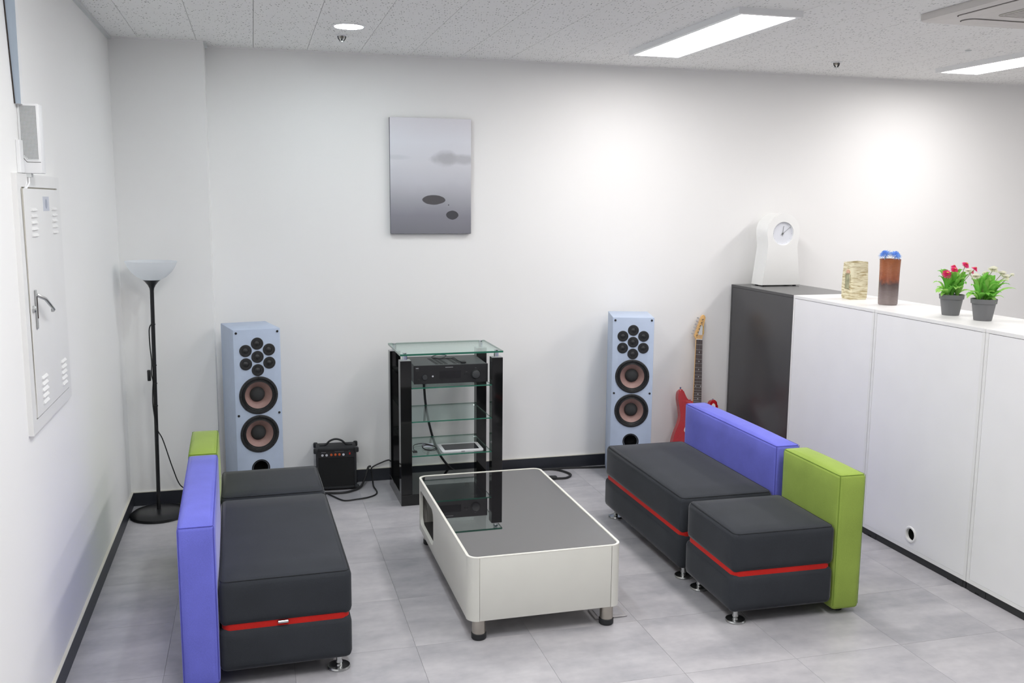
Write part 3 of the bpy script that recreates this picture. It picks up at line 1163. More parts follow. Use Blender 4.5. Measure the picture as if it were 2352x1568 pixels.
# tablet and its charging lead
tb = thing('tablet', 'white-framed tablet lying on the lowest glass shelf', 'tablet', (1.142, 5.346, .2935), R_(-.5))
MB().prism(rrect(-.124, .124, -.089, .089, .011), 0, .009, bev=.002, seg=2, flat='xy').build('body', 'tablet_white', tb)
MB().box(-.103, .103, -.063, .067, .0088, .0094).build('screen', 'tablet_screen', tb, 0)
MB().box(-.011, .011, -.0895, -.0885, .003, .006).build('dock_port', 'vent_dark', tb, 0)
cc = thing('charging_cable', 'thin black charging cable coiled on the shelf beside the tablet', 'cable')
zz = .2955
loop = [(.868, 5.33, zz), (.871, 5.40, zz), (.885, 5.455, zz + .004), (.935, 5.475, zz + .006), (.985, 5.44, zz + .003), (1.004, 5.365, zz), (.975, 5.325, zz), (.935, 5.345, zz),
        (.924, 5.40, zz + .003), (.940, 5.45, zz + .005), (.985, 5.43, zz + .004), (1.000, 5.37, zz + .003), (.965, 5.330, zz + .003), (.93, 5.355, zz + .003), (.93, 5.41, zz + .005), (.96, 5.43, zz + .006), (1.0, 5.39, zz + .005)]
MB().tube(spline(loop, 6), .0022, 6).build('lead', 'cable_black', cc)
MB().box(.853, .879, 5.300, 5.332, zz - .002, zz + .004, .001, 1).build('connector', 'cable_black', cc)
tag(MB().box(-.032, .032, -.045, .045, 0, .0008).build('paper_card', 'paper', None, 0, (.965, 5.455, .2931), (0, 0, R_(-14))),
    'small white card lying under the coiled charging cable', 'card')

# cable hanging behind the rack shelves
tag(MB().tube(spline([(.984, 5.705, .70), (.990, 5.70, .60), (.998, 5.70, .50), (1.018, 5.705, .38), (1.052, 5.71, .25), (1.090, 5.72, .16), (1.15, 5.735, .075), (1.21, 5.735, .03), (1.30, 5.735, .008)], 6), .0075, 8).build('hanging_cable', 'cable_black'),
    'black power cable hanging down behind the glass shelves', 'cable')


# ================================================================ LOUDSPEAKERS
def tower(label, loc, rz):
    t = thing('tower_speaker', label, 'speaker', loc, rz, 'pale blue tower speakers')
    w, d, h = .256, .335, 1.046
    hw = w / 2
    MB().box(-hw, hw, -d / 2, d / 2, .012, h, .004, 2).build('cabinet', 'speaker_blue', t)
    MB().box(-hw + .02, hw - .02, -d / 2 + .02, d / 2 - .02, 0, .013).build('plinth', 'rubber', t, 0)
    y = -d / 2
    zt = h - .1535
    R1 = .0735
    for k in range(7):
        x, z = (0, zt) if k == 6 else (R1 * math.cos(R_(90 + 60 * k)), zt + R1 * math.sin(R_(90 + 60 * k)))
        tw = MB().lathe([(.0335, -.002), (.0335, .002), (.031, .003), (.020, .0012), (.019, .0030), (.016, .0032), (.0145, .0006), (.0115, .0018), (.0075, .0032), (.003, .0048), (0, .005)], 32, c=(x, y, z), axis='y', cap=False).build('tweeter', 'driver_frame', t)
        sc = MB()
        for q in range(3):
            a = R_(90 + 120 * q + 30)
            sc.lathe([(.0022, 0), (.0022, .0035), (0, .0035)], 8, c=(x + .0265 * math.cos(a), y, z + .0265 * math.sin(a)), axis='y', cap=False)
        sc.build('screws', 'driver_black', tw)['kind'] = 'stuff'
    for z in (h - .368, h - .585):
        wf = MB().lathe([(.106, -.003), (.106, .003), (.103, .006), (.094, .0065), (.091, .002), (.089, .004), (.086, .001), (.083, .004), (.080, .001), (.077, .003), (.074, -.002)], 48, c=(x * 0, y, z), axis='y', cap=False).build('woofer', 'driver_frame', t)
        MB().lathe([(.0745, -.001), (.055, -.020), (.040, -.036)], 48, c=(0, y, z), axis='y', cap=False).build('cone', 'driver_cone', wf)
        MB().lathe([(.0415, -.034), (.037, -.024), (.028, -.016), (.014, -.011), (0, -.010)], 40, c=(0, y, z), axis='y', cap=False).build('dust_cap', 'driver_dust', wf)
        sc = MB()
        for q in range(8):
            a = R_(90 + 45 * q)
            sc.lathe([(.0042, .003), (.0042, .0075), (0, .0075)], 10, c=(.0995 * math.cos(a), y, z + .0995 * math.sin(a)), axis='y', cap=False)
        sc.build('screws', 'driver_black', wf)['kind'] = 'stuff'
    zp = h - .782
    po = MB().lathe([(.050, 0), (.050, .003), (.044, .003), (.042, -.012), (.040, -.09), (0, -.09)], 40, c=(0, y, zp), axis='y', cap=False).build('port', 'driver_black', t)
    for z, xx in ((h - .018, .112), (h - .475, .111), (h - .93, .111)):
        for s in (-1, 1):
            MB().lathe([(.0065, 0), (.0065, .002), (.004, .003), (0, .003)], 14, c=(s * xx, y, z), axis='y', cap=False).build('grille_socket', 'driver_black', t)
    # the drivers sit in real recesses of the baffle
    cut = MB()
    for z in (h - .368, h - .585):
        cut.lathe([(0, -.05), (.0755, -.05), (.0755, .02), (0, .02)], 48, c=(0, y, z), axis='y', cap=False)
    cut.lathe([(0, -.12), (.0425, -.12), (.0425, .02), (0, .02)], 40, c=(0, y, zp), axis='y', cap=False)
    return t, cut


def cut_cabinet(t, cut):
    cab = [c for c in t.children if c.name.startswith('cabinet')][0]
    carve(cab, cut.mesh('cutter', 'driver_black', 0), t)


for lab, loc, rz in (('pale blue tower loudspeaker in the back left corner beside the pilaster', (-.040, 5.455, 0), R_(12.6)),
                     ('pale blue tower loudspeaker beside the red guitar', (2.283, 5.525, 0), R_(-16.0))):
    t_, c_ = tower(lab, loc, rz)
    cut_cabinet(t_, c_)


# ================================================================ GUITAR AMPLIFIER
ga = thing('guitar_amplifier', 'small black guitar amplifier with carry handle on the floor at the back wall', 'amplifier', (.441, 5.694, 0), R_(-3))
aw, ad_, ah = .240, .140, .266
ax = aw / 2
MB().box(-ax, ax, -ad_ / 2 + .010, ad_ / 2, .006, ah, .008, 2).build('cabinet', 'vinyl_black', ga)
for s in (-1, 1):
    MB().box(s * ax - (.014 if s > 0 else 0), s * ax + (0 if s > 0 else .014), -ad_ / 2, -ad_ / 2 + .012, .012, ah - .004, .004, 2).build('front_edge', 'vinyl_black', ga)
MB().box(-ax, ax, -ad_ / 2, -ad_ / 2 + .012, ah - .018, ah, .004, 2).build('front_edge', 'vinyl_black', ga)
MB().box(-ax, ax, -ad_ / 2, -ad_ / 2 + .012, .010, .026, .004, 2).build('front_edge', 'vinyl_black', ga)
cp = MB().box(-ax + .014, ax - .014, -ad_ / 2 + .004, -ad_ / 2 + .012, .205, ah - .018).build('control_panel', 'amp_black', ga, 0)
MB().box(-ax + .014, ax - .014, -ad_ / 2 + .005, -ad_ / 2 + .012, .026, .203).build('grille', 'grille_cloth', ga, 0)
yk = -ad_ / 2 + .004
for x in (-.082, -.057, .043):
    MB().lathe([(.0045, 0), (.0075, 0), (.0075, .003), (.0045, .003)], 16, c=(x, yk, .223), axis='y').build('jack', 'chrome', ga)
for x in (-.029, -.005, .019):
    k_ = MB().lathe([(.0075, 0), (.0075, .002), (.0055, .003), (.005, .011), (0, .011)], 16, c=(x, yk, .224), axis='y', cap=False).build('knob', 'orange_knob', ga)
sw = MB().box(.076, .085, yk - .004, yk, .222, .235, .001, 1).build('power_switch', 'red_switch', ga)
marks('panel_print', [.004, .003, .004, .003, .004, .003], .004, 'print_grey', ga, -.088, yk - .0003, .238)
marks('panel_print', [.003, .002, .003, .003, .002, .003, .002, .003, .003, .002, .003, .002, .003, .003], .0028, 'print_grey', ga, -.008, yk - .0003, .241)
marks('panel_print', [.004, .003], .0028, 'print_grey', ga, .074, yk - .0003, .2415)
for sx in (-1, 1):
    for sy in (-1, 1):
        for z0, z1 in ((ah - .03, ah + .003), (.003, .034)):
            MB().box(sx * ax - .013 + sx * .001, sx * ax + .013 + sx * .001, sy * ad_ / 2 - .012 - (.002 if sy < 0 else -.002), sy * ad_ / 2 + .012 - (.002 if sy < 0 else -.002), z0, z1, .007, 2).build('corner_guard', 'rubber', ga)
MB().tube(spline([(-.085, 0, ah + .001), (-.06, 0, ah + .006), (-.035, 0, ah + .028), (0, 0, ah + .038), (.035, 0, ah + .028), (.06, 0, ah + .006), (.085, 0, ah + .001)], 6), .006, 8).build('handle', 'rubber', ga)
for s in (-1, 1):
    MB().box(s * .085 - .014, s * .085 + .014, -.009, .009, ah - .001, ah + .006, .002, 1).build('handle_end', 'rubber', ga)
    for sy in (-1, 1):
        MB().lathe([(0, 0), (.009, 0), (.010, .005), (0, .005)], 12, c=(s * .09, sy * .045, 0), cap=False).build('foot', 'rubber', ga)


# ================================================================ CABLES ON THE FLOOR
def cable(label, pts, r, end=None):
    t = thing('floor_cable', label, 'cable')
    MB().tube(spline(pts, 6), r, 8).build('lead', 'cable_black', t)
    if end:
        a, b = Vector(end[0]), Vector(end[1])
        MB().tube([a, a.lerp(b, .15), a.lerp(b, .6), b], [r * 1.2, r * 2.0, r * 1.9, r * 1.4], 10).build('plug', 'rubber', t)
        MB().tube([b, b + (b - a) * .25], r * .9, 8).build('plug_tip', 'chrome', t)
    return t


cable('thick black cable rising from the floor in front of the guitar amplifier', [(.30, 5.58, .007), (.38, 5.565, .007), (.45, 5.552, .007), (.51, 5.567, .007), (.575, 5.62, .012), (.61, 5.69, .035), (.634, 5.745, .075), (.645, 5.755, .098), (.66, 5.757, .10)], .0068)
cable('thin black cable looping on the floor left of the rack', [(.37, 5.58, .005), (.405, 5.50, .005), (.46, 5.405, .005), (.53, 5.41, .005), (.60, 5.43, .005), (.65, 5.47, .005), (.668, 5.53, .005), (.662, 5.63, .005), (.665, 5.70, .008), (.668, 5.745, .03), (.662, 5.757, .08), (.675, 5.757, .098), (.72, 5.757, .118), (.768, 5.757, .133), (.79, 5.755, .122), (.85, 5.745, .07)], .0046)
cable('thick black cable with a plug curled on the floor right of the coffee table', [(1.42, 5.70, .008), (1.60, 5.735, .008), (1.78, 5.745, .008), (1.865, 5.718, .008), (1.912, 5.64, .008), (1.918, 5.575, .008), (1.868, 5.523, .008), (1.80, 5.527, .008)], .0072, ((1.81, 5.527, .012), (1.742, 5.545, .012)))
cable('straight black cable along the back baseboard towards the right loudspeaker', [(1.45, 5.755, .007), (1.70, 5.752, .007), (1.94, 5.742, .007), (2.08, 5.722, .007), (2.21, 5.706, .007), (2.30, 5.715, .007)], .0066)


# ================================================================ FLOOR LAMP
fl = thing('floor_lamp', 'black floor lamp with white bowl shade in the left corner', 'floor lamp', (-.560, 5.401, 0))
MB().lathe([(0, 0), (.148, 0), (.152, .004), (.150, .016), (.135, .027), (.09, .034), (.03, .038), (0, .038)], 56, cap=False).build('base', 'lamp_black', fl)
lean = Matrix.Rotation(R_(.85), 4, 'Y')
tp = lambda x, y, z: tuple(lean @ Vector((x, y, z)))
pm = MB().tube([tp(0, 0, .030), tp(0, 0, 1.270)], .0105, 14).build('pole', 'lamp_black', fl)
for z in (.62, .745, .845, 1.07):
    MB().tube([tp(0, 0, z), tp(0, 0, z + .006)], .0125, 14).build('cord_clip', 'lamp_black', pm)
cone = MB().lathe([(.0105, 1.255), (.012, 1.268), (.020, 1.285), (.034, 1.303), (.046, 1.314), (0, 1.314)], 36, cap=False)
bmesh.ops.transform(cone.bm, matrix=lean, verts=cone.bm.verts)
cone.build('cone', 'lamp_black', fl)
shp = [(.030, 1.313), (.046, 1.314), (.075, 1.330), (.103, 1.356), (.122, 1.385), (.132, 1.409), (.1335, 1.414), (.1315, 1.4142)]
sh = MB().lathe(shp, 56, cap=False)
bmesh.ops.transform(sh.bm, matrix=lean, verts=sh.bm.verts)
sh.build('shade', 'lamp_shade', fl)
bu = MB().lathe([(0, 1.316), (.014, 1.317), (.015, 1.345), (.018, 1.355), (.024, 1.372), (.022, 1.392), (.012, 1.405), (0, 1.408)], 20, cap=False)
bmesh.ops.transform(bu.bm, matrix=lean, verts=bu.bm.verts)
bu.build('bulb', 'clock_white', fl)
MB().tube(spline([tp(-.012, -.004, 1.07), tp(-.020, -.006, 1.04), tp(-.018, -.008, .95), tp(-.012, -.010, .87), tp(-.014, -.012, .80), tp(-.008, -.012, .76), tp(-.012, -.010, .70), tp(-.012, -.010, .62), tp(.004, -.014, .50), tp(.028, .04, .42), tp(.07, .10, .24), tp(.105, .13, .13), tp(.16, .145, .085), tp(.22, .14, .02), tp(.26, .10, .006), tp(.15, .17, .006), tp(.0, .165, .006), tp(-.09, .155, .006), tp(-.128, .10, .006)], 6), .0032, 7).build('cord', 'cable_black', fl)
MB().box(-.024, -.006, -.024, -.004, .765, .825, .004, 2).build('switch', 'lamp_black', fl)


# ================================================================ PICTURE
def picture_mat():
    m, nt, b = new_mat('lake_print')
    tc = N(nt, 'ShaderNodeTexCoord')
    sp = N(nt, 'ShaderNodeSeparateXYZ')
    nt.links.new(tc.outputs['Object'], sp.inputs[0])

    def math_(op, a, bb=None, c=None):
        n_ = N(nt, 'ShaderNodeMath', operation=op)
        for k, v in enumerate((a, bb, c)):
            if v is None:
                continue
            if isinstance(v, (int, float)):
                n_.inputs[k].default_value = v
            else:
                nt.links.new(v, n_.inputs[k])
        return n_.outputs[0]

    u = math_('DIVIDE', sp.outputs[0], .498)
    v = math_('DIVIDE', sp.outputs[2], .693)
    nz = N(nt, 'ShaderNodeTexNoise')
    nz.inputs['Scale'].default_value = 14
    nz.inputs['Detail'].default_value = 5
    nt.links.new(tc.outputs['Object'], nz.inputs['Vector'])
    nlow = N(nt, 'ShaderNodeTexNoise')
    nlow.inputs['Scale'].default_value = 4
    nt.links.new(tc.outputs['Object'], nlow.inputs['Vector'])
    vv = math_('ADD', v, math_('MULTIPLY', math_('SUBTRACT', nlow.outputs['Fac'], .5), .10))
    cr = N(nt, 'ShaderNodeValToRGB')
    el = cr.color_ramp.elements
    el[0].position, el[0].color = 0, (*rgb(122, 122, 130), 1)
    el[1].position, el[1].color = 1, (*rgb(224, 223, 229), 1)
    for p, c in ((.16, (136, 136, 145)), (.30, (166, 167, 174)), (.45, (198, 199, 206)), (.60, (216, 217, 223)), (.8, (226, 228, 235))):
        e = el.new(p)
        e.color = (*rgb(*c), 1)
    nt.links.new(vv, cr.inputs[0])
    cur = cr.outputs[0]

    def blob(cx, cz, rx_, rz_, namt, soft, col, cur, mixf=1.0):
        dx = math_('DIVIDE', math_('SUBTRACT', u, cx), rx_)
        dz = math_('DIVIDE', math_('SUBTRACT', v, cz), rz_)
        d = math_('ADD', math_('POWER', math_('ABSOLUTE', dx), 1.7), math_('POWER', math_('ABSOLUTE', dz), 2.0))
        d = math_('ADD', d, math_('MULTIPLY', math_('SUBTRACT', nz.outputs['Fac'], .5), namt))
        mr = N(nt, 'ShaderNodeMapRange')
        mr.inputs['From Min'].default_value = 1 - soft
        mr.inputs['From Max'].default_value = 1 + soft
        mr.inputs['To Min'].default_value = mixf
        mr.inputs['To Max'].default_value = 0
        nt.links.new(d, mr.inputs['Value'])
        mx = N(nt, 'ShaderNodeMix', data_type='RGBA')
        nt.links.new(mr.outputs['Result'], mx.inputs[0])
        nt.links.new(cur, mx.inputs[6])
        mx.inputs[7].default_value = (*rgb(*col), 1)
        return mx.outputs[2]

    cur = blob(.68, .652, .135, .062, 1.8, .7, (184, 185, 190), cur, .8)
    cur = blob(.82, .650, .27, .042, 1.8, .7, (180, 181, 186), cur, .75)
    cur = blob(.08, .66, .14, .02, 1.0, .8, (204, 207, 213), cur, .7)
    cur = blob(.530, .297, .142, .043, .5, .05, (82, 80, 83), cur)
    cur = blob(.765, .165, .078, .038, .6, .05, (66, 66, 72), cur)
    cur = blob(.718, .253, .008, .005, .1, .2, (70, 70, 74), cur)
    nt.links.new(cur, b.inputs['Base Color'])
    b.inputs['Roughness'].default_value = 0.55
    MATS['lake_print'] = m


picture_mat()
mat('canvas_side', rgb(96, 98, 106), rough=0.7)
pc = thing('picture', 'unframed grey canvas print of a misty lake with rocks on the back wall', 'picture', (.801, YB, 1.546))
cv = MB().box(0, .499, -.030, -.002, 0, .694, .002, 1)
for f in cv.bm.faces:
    f.normal_update()
    f.material_index = 0 if f.normal.y < -.5 else 1
cv.build('canvas', ['lake_print', 'canvas_side'], pc, 0)
MB().box(.02, .479, -.004, 0, .02, .674).build('stretcher', 'maple', pc, 0)


# ================================================================ CABINETS
def cabinet(name, label, y0, y1, m_body, m_panel, grommet=None, dark=False):
    t = thing(name, label, 'cabinet', (XCAB, y0, 0), 0, None if dark else 'white back-to-room cabinets')
    L = y1 - y0
    e = .0008
    th = .018
    KH = .036
    b = MB()
    b.box(.0, CAB_D, e, th, KH, CAB_H - th).box(0, CAB_D, L - th, L - e, KH, CAB_H - th).box(0, CAB_D, th, L - th, KH, KH + th)
    b.box(CAB_D - .02, CAB_D, th, L - th, KH + th, CAB_H - th)
    b.build('carcass', m_body, t, 0)
    MB().box(-.001, CAB_D + .001, e, L - e, CAB_H - th + .0005, CAB_H, .001, 1).build('top', m_body, t, 0)
    gp_ = .0012 if not dark else .0006
    pn = MB().box(.001, .016, th + gp_, L - th - gp_, KH + th + gp_, CAB_H - th - gp_).build('back_panel', m_panel, t, 0)
    k = MB().box(.004, .02, .0015, L - .0015, 0.001, KH - .001).build('kick_board', 'kick_black', t, 0)
    for yy in (.07, L - .07):
        MB().box(.0025, .004, yy - .05, yy + .05, .0, KH - .001).build('kick_clip', 'kick_black', k, 0)
        MB().box(.0018, .0026, yy - .012, yy + .012, .002, .009).build('kick_slot', 'hole_black', k, 0)
    if grommet:
        gy, gz = grommet
        carve(pn, MB().lathe([(0, -.03), (.031, -.03), (.031, .05), (0, .05)], 36, c=(0, gy, gz), axis='x', cap=False).mesh('cutter', m_panel, 0), t)
        MB().lathe([(.030, .001), (.041, .001), (.042, -.001), (.038, -.004), (.031, -.003), (.030, .012)], 36, c=(0, gy, gz), axis='x', cap=False).build('grommet', 'white_laminate', pn)
        MB().lathe([(.0305, .010), (.0305, .06), (0, .06)], 36, c=(0, gy, gz), axis='x', cap=False).build('cable_hole', 'hole_black', pn)
    return t


cabinet('dark_cabinet', 'dark grey cabinet at the far end of the cabinet row against the back wall', 4.982, 5.748, 'dark_laminate', 'dark_laminate', dark=True)
cabinet('white_cabinet', 'white cabinet next to the dark grey one, behind the purple backrest', 4.209, 4.980, 'white_laminate', 'white_laminate_panel')
cabinet('white_cabinet', 'white cabinet with a round cable hole near the floor', 3.431, 4.207, 'white_laminate', 'white_laminate_panel', (.389, .123))
cabinet('white_cabinet', 'white cabinet cut off by the right edge of the photograph', 2.653, 3.429, 'white_laminate', 'white_laminate_panel')

# ---------------------------------------------------------------- things on the cabinets
ck = thing('clock', 'white tapered table clock with round dial on the dark cabinet', 'clock', (3.362, 5.560, CAB_H))
half = [(.140, 0.006), (.104, .256), (.112, .295), (.118, .335)]
arc = [(.1195 * math.cos(a), .357 + .1195 * math.sin(a)) for a in [R_(d) for d in range(0, 181, 9)]]
outl = half + arc + [(-x, z) for x, z in half[::-1]]
bodyk = MB().prism(outl, 0, .145, bev=.004, seg=2).build('body', 'clock_white', ck)
carve(bodyk, MB().lathe([(0, -.014), (.0765, -.014), (.0765, .05), (0, .05)], 48, c=(0, 0, .345), axis='y', cap=False).mesh('cutter', 'clock_white', 0), ck)
MB().lathe([(0, 0), (.0764, 0), (.0764, .001), (0, .001)], 48, c=(0, .0138, .345), axis='y', cap=False).build('dial', 'clock_dial', ck)
hm = lambda a, l0, l1: [(math.sin(R_(a)) * l0, .010, .345 + math.cos(R_(a)) * l0), (math.sin(R_(a)) * l1, .010, .345 + math.cos(R_(a)) * l1)]
MB().tube(hm(6, -.018, .050), .0013, 5).build('hour_hand', 'clock_hand', ck)
MB().tube(hm(52, -.016, .072), .0011, 5).build('minute_hand', 'clock_hand', ck)
MB().lathe([(.006, 0), (.006, .004), (0, .005)], 16, c=(0, .0125, .345), axis='y', cap=False).build('hub', 'clock_hand', ck)
for k in range(12):
    a = R_(30 * k)
    MB().lathe([(.0012, 0), (.0012, .0006), (0, .0006)], 8, c=(math.sin(a) * .066, .0128, .345 + math.cos(a) * .066), axis='y', cap=False).build('hour_dot', 'clock_hand', ck)
for x in (-.11, .11):
    for y in (.02, .125):
        MB().box(x - .008, x + .008, y - .008, y + .008, 0, .0065).build('foot', 'rubber', ck, 0)


def cream_mat():
    m, nt, b = new_mat('cream_ceramic')
    tc = N(nt, 'ShaderNodeTexCoord')
    mp = N(nt, 'ShaderNodeMapping')
    mp.inputs['Rotation'].default_value = (0, .35, 0)
    mp.inputs['Scale'].default_value = (18, 18, 120)
    nt.links.new(tc.outputs['Object'], mp.inputs[0])
    nz = N(nt, 'ShaderNodeTexNoise')
    nz.inputs['Scale'].default_value = 1.0
    nz.inputs['Detail'].default_value = 4
    nz.inputs['Distortion'].default_value = 0.8
    nt.links.new(mp.outputs[0], nz.inputs['Vector'])
    cr = N(nt, 'ShaderNodeValToRGB')
    cr.color_ramp.elements[0].position = .36
    cr.color_ramp.elements[0].color = (*rgb(176, 160, 118), 1)
    cr.color_ramp.elements[1].position = .56
    cr.color_ramp.elements[1].color = (*rgb(226, 220, 190), 1)
    nt.links.new(nz.outputs['Fac'], cr.inputs[0])
    nt.links.new(cr.outputs[0], b.inputs['Base Color'])
    b.inputs['Roughness'].default_value = .7
    bp = N(nt, 'ShaderNodeBump')
    bp.inputs['Strength'].default_value = .9
    bp.inputs['Distance'].default_value = .004
    nt.links.new(nz.outputs['Fac'], bp.inputs['Height'])
    nt.links.new(bp.outputs['Normal'], b.inputs['Normal'])
    MATS['cream_ceramic'] = m


cream_mat()
mat('glaze_green', rgb(150, 150, 118), rough=.15, var=.25, vscale=40)
mat('glaze_pink', rgb(206, 164, 140), rough=.4)
cvz = thing('cream_vase', 'square cream ceramic vase with ridged surface and small glazed window', 'vase', (3.325, 4.712, CAB_H), R_(-1.2))
sv, hv = .104, .213


def square_ring(s, r, z, n=5):
    return [(x, y, z) for x, y in rrect(-s / 2, s / 2, -s / 2, s / 2, r, n)]


vz = MB()
rings = []
for s, r, z in ((sv * .5, .01, .012), (sv * .96, .012, 0.0), (sv * 1.03, .012, .012), (sv * 1.04, .012, .07), (sv * 1.0, .012, .15), (sv * .985, .012, .205), (sv * .98, .012, hv), (sv * .86, .008, hv), (sv * .84, .008, .02), (sv * .4, .006, .015)):
    rings.append([vz.bm.verts.new(p) for p in square_ring(s, r, z)])
for a, b in zip(rings, rings[1:]):
    for i in range(len(a)):
        j = (i + 1) % len(a)
        vz.bm.faces.new((a[i], a[j], b[j], b[i]))
vz.bm.faces.new(rings[0])
vz.bm.faces.new(rings[-1])
for v in vz.bm.verts:
    v.co.x += .0012 * math.sin(v.co.z * 60 + v.co.y * 40)
    v.co.z += .003 * math.sin(v.co.x * 50) if v.co.z > .2 else 0
vz.build('body', 'cream_ceramic', cvz, 50)
MB().box(-sv / 2 - .005, -sv / 2 + .003, -.030, .010, .062, .142, .002, 1).build('window_glaze', 'glaze_green', cvz)
arcw = [(-.027, .150), (.007, .150)] + [(-.010 + .017 * math.cos(R_(a)), .150 + .020 * math.sin(R_(a))) for a in range(15, 180, 15)]
aw_ = MB().prism([(-x, z) for x, z in arcw], 0, .006)
bmesh.ops.rotate(aw_.bm, cent=(0, 0, 0), matrix=Matrix.Rotation(-PI / 2, 3, 'Z'), verts=aw_.bm.verts)
aw_.build('arch_glaze', 'glaze_pink', cvz, loc=(-sv / 2 - .004, 0, 0))
wf_ = MB()
wf_.tube([(-sv / 2 - .004, -.032, .060), (-sv / 2 - .004, .012, .060), (-sv / 2 - .004, .012, .144), (-sv / 2 - .004, -.032, .144)], .0022, 6, closed=True)
wf_.build('window_border', 'cream_ceramic', cvz)


def brown_mat():
    m, nt, b = new_mat('brown_glaze')
    tc = N(nt, 'ShaderNodeTexCoord')
    sp = N(nt, 'ShaderNodeSeparateXYZ')
    nt.links.new(tc.outputs['Object'], sp.inputs[0])
    nz = N(nt, 'ShaderNodeTexNoise')
    nz.inputs['Scale'].default_value = 45
    nz.inputs['Detail'].default_value = 4
    nt.links.new(tc.outputs['Object'], nz.inputs['Vector'])
    ma = N(nt, 'ShaderNodeMath', operation='MULTIPLY_ADD')
    ma.inputs[1].default_value = .05
    nt.links.new(nz.outputs['Fac'], ma.inputs[0])
    nt.links.new(sp.outputs[2], ma.inputs[2])
    cr = N(nt, 'ShaderNodeValToRGB')
    el = cr.color_ramp.elements
    el[0].position, el[0].color = .02, (*rgb(140, 128, 126), 1)
    el[1].position, el[1].color = .27, (*rgb(150, 88, 52), 1)
    for p, c in ((.10, (112, 100, 98)), (.135, (84, 68, 66)), (.165, (142, 80, 54)), (.22, (158, 96, 64))):
        e = el.new(p)
        e.color = (*rgb(*c), 1)
    nt.links.new(ma.outputs[0], cr.inputs[0])
    n2 = N(nt, 'ShaderNodeMath', operation='MULTIPLY_ADD')
    n2.inputs[1].default_value = .5
    n2.inputs[2].default_value = .75
    nt.links.new(nz.outputs['Fac'], n2.inputs[0])
    mx = N(nt, 'ShaderNodeVectorMath', operation='SCALE')
    nt.links.new(cr.outputs[0], mx.inputs[0])
    nt.links.new(n2.outputs[0], mx.inputs['Scale'])
    nt.links.new(mx.outputs[0], b.inputs['Base Color'])
    b.inputs['Roughness'].default_value = .22
    wv = N(nt, 'ShaderNodeTexWave', wave_type='BANDS', bands_direction='Z')
    wv.inputs['Scale'].default_value = 55
    nt.links.new(tc.outputs['Object'], wv.inputs['Vector'])
    bp = N(nt, 'ShaderNodeBump')
    bp.inputs['Strength'].default_value = .35
    bp.inputs['Distance'].default_value = .0015
    nt.links.new(wv.outputs['Fac'], bp.inputs['Height'])
    nt.links.new(bp.outputs['Normal'], b.inputs['Normal'])
    MATS['brown_glaze'] = m


brown_mat()
bv = thing('brown_vase', 'tall cylindrical vase glazed rust brown above and grey below', 'vase', (3.315, 4.396, CAB_H))
MB().lathe([(0, 0), (.047, 0), (.0505, .006), (.051, .02), (.0515, .12), (.0525, .20), (.054, .241), (.055, .247), (.053, .248), (.048, .22), (.046, .03), (0, .02)], 44, cap=False).build('body', 'brown_glaze', bv)


def daisy(mb, c, nrm, R, rings_, n, col=0, droop=.2, w=.22):
    """many-petalled head: pointed petals in several rings"""
    nrm = Vector(nrm).normalized()
    u = nrm.orthogonal().normalized()
    v = nrm.cross(u)
    c = Vector(c)
    for q in range(rings_):
        rr = R * (1 - .24 * q)
        lift = R * (.10 + .20 * q)
        for k in range(n):
            a = 2 * PI * (k + .5 * (q % 2)) / n + random.uniform(-.08, .08)
            d = math.cos(a) * u + math.sin(a) * v
            s = -math.sin(a) * u + math.cos(a) * v
            p0 = c + nrm * lift * .6 + d * rr * .10
            p1 = c + nrm * (lift + R * .06) + d * rr * .6
            p2 = c + nrm * (lift - R * droop * (1 - .3 * q)) + d * rr * random.uniform(.92, 1.06)
            ww = rr * w
            f1 = [p0 + s * ww * .3, p1 + s * ww * .5, p2, p1 - s * ww * .5, p0 - s * ww * .3]
            f = mb.bm.faces.new([mb.bm.verts.new(p) for p in f1])
            f.material_index = col
    return mb


for lab, off, nn in (('blue artificial cornflower at the left rim of the brown vase', (-.034, -.012, .268), (-.5, -.45, .75)),
                     ('blue artificial cornflower in the middle of the brown vase mouth', (.014, -.022, .264), (.1, -.6, .8))):
    bf = thing('blue_flower', lab, 'flower', (3.315, 4.396, CAB_H), R_(-15.2), 'blue flowers in the brown vase')
    daisy(MB(), off, nn, .040, 4, 15, 0, .02, .11).build('petals', 'petal_blue', bf, 0)
    MB().tube([off, (off[0] * .6, 0, .16), (off[0] * .3, 0, .03)], .002, 6).build('stem', 'stem_green', bf)


def leaf_mesh(mb, base, ctrl, tip, w, mi=0):
    """blade along a bent midrib, folded slightly"""
    n = 7
    base, ctrl, tip = Vector(base), Vector(ctrl), Vector(tip)
    rows = []
    for i in range(n + 1):
        t = i / n
        p = (1 - t) ** 2 * base + 2 * t * (1 - t) * ctrl + t * t * tip
        tg = (2 * (1 - t) * (ctrl - base) + 2 * t * (tip - ctrl)).normalized()
        sd = tg.cross(Vector((0, 0, 1)))
        if sd.length < .1:
            sd = tg.orthogonal()
        sd.normalize()
        up = sd.cross(tg).normalized()
        ww = w * (.10 + .90 * math.sin(PI * min(1, max(0, (t - .12) / .88)) ** .9) ** .8) if t > .12 else w * .10
        if i == n:
            ww = w * .04
        rows.append((mb.bm.verts.new(p - sd * ww * .5 + up * ww * .18), mb.bm.verts.new(p), mb.bm.verts.new(p + sd * ww * .5 + up * ww * .18)))
    for a, b in zip(rows, rows[1:]):
        for k in (0, 1):
            f = mb.bm.faces.new((a[k], a[k + 1], b[k + 1], b[k]))
            f.material_index = mi
    return mb


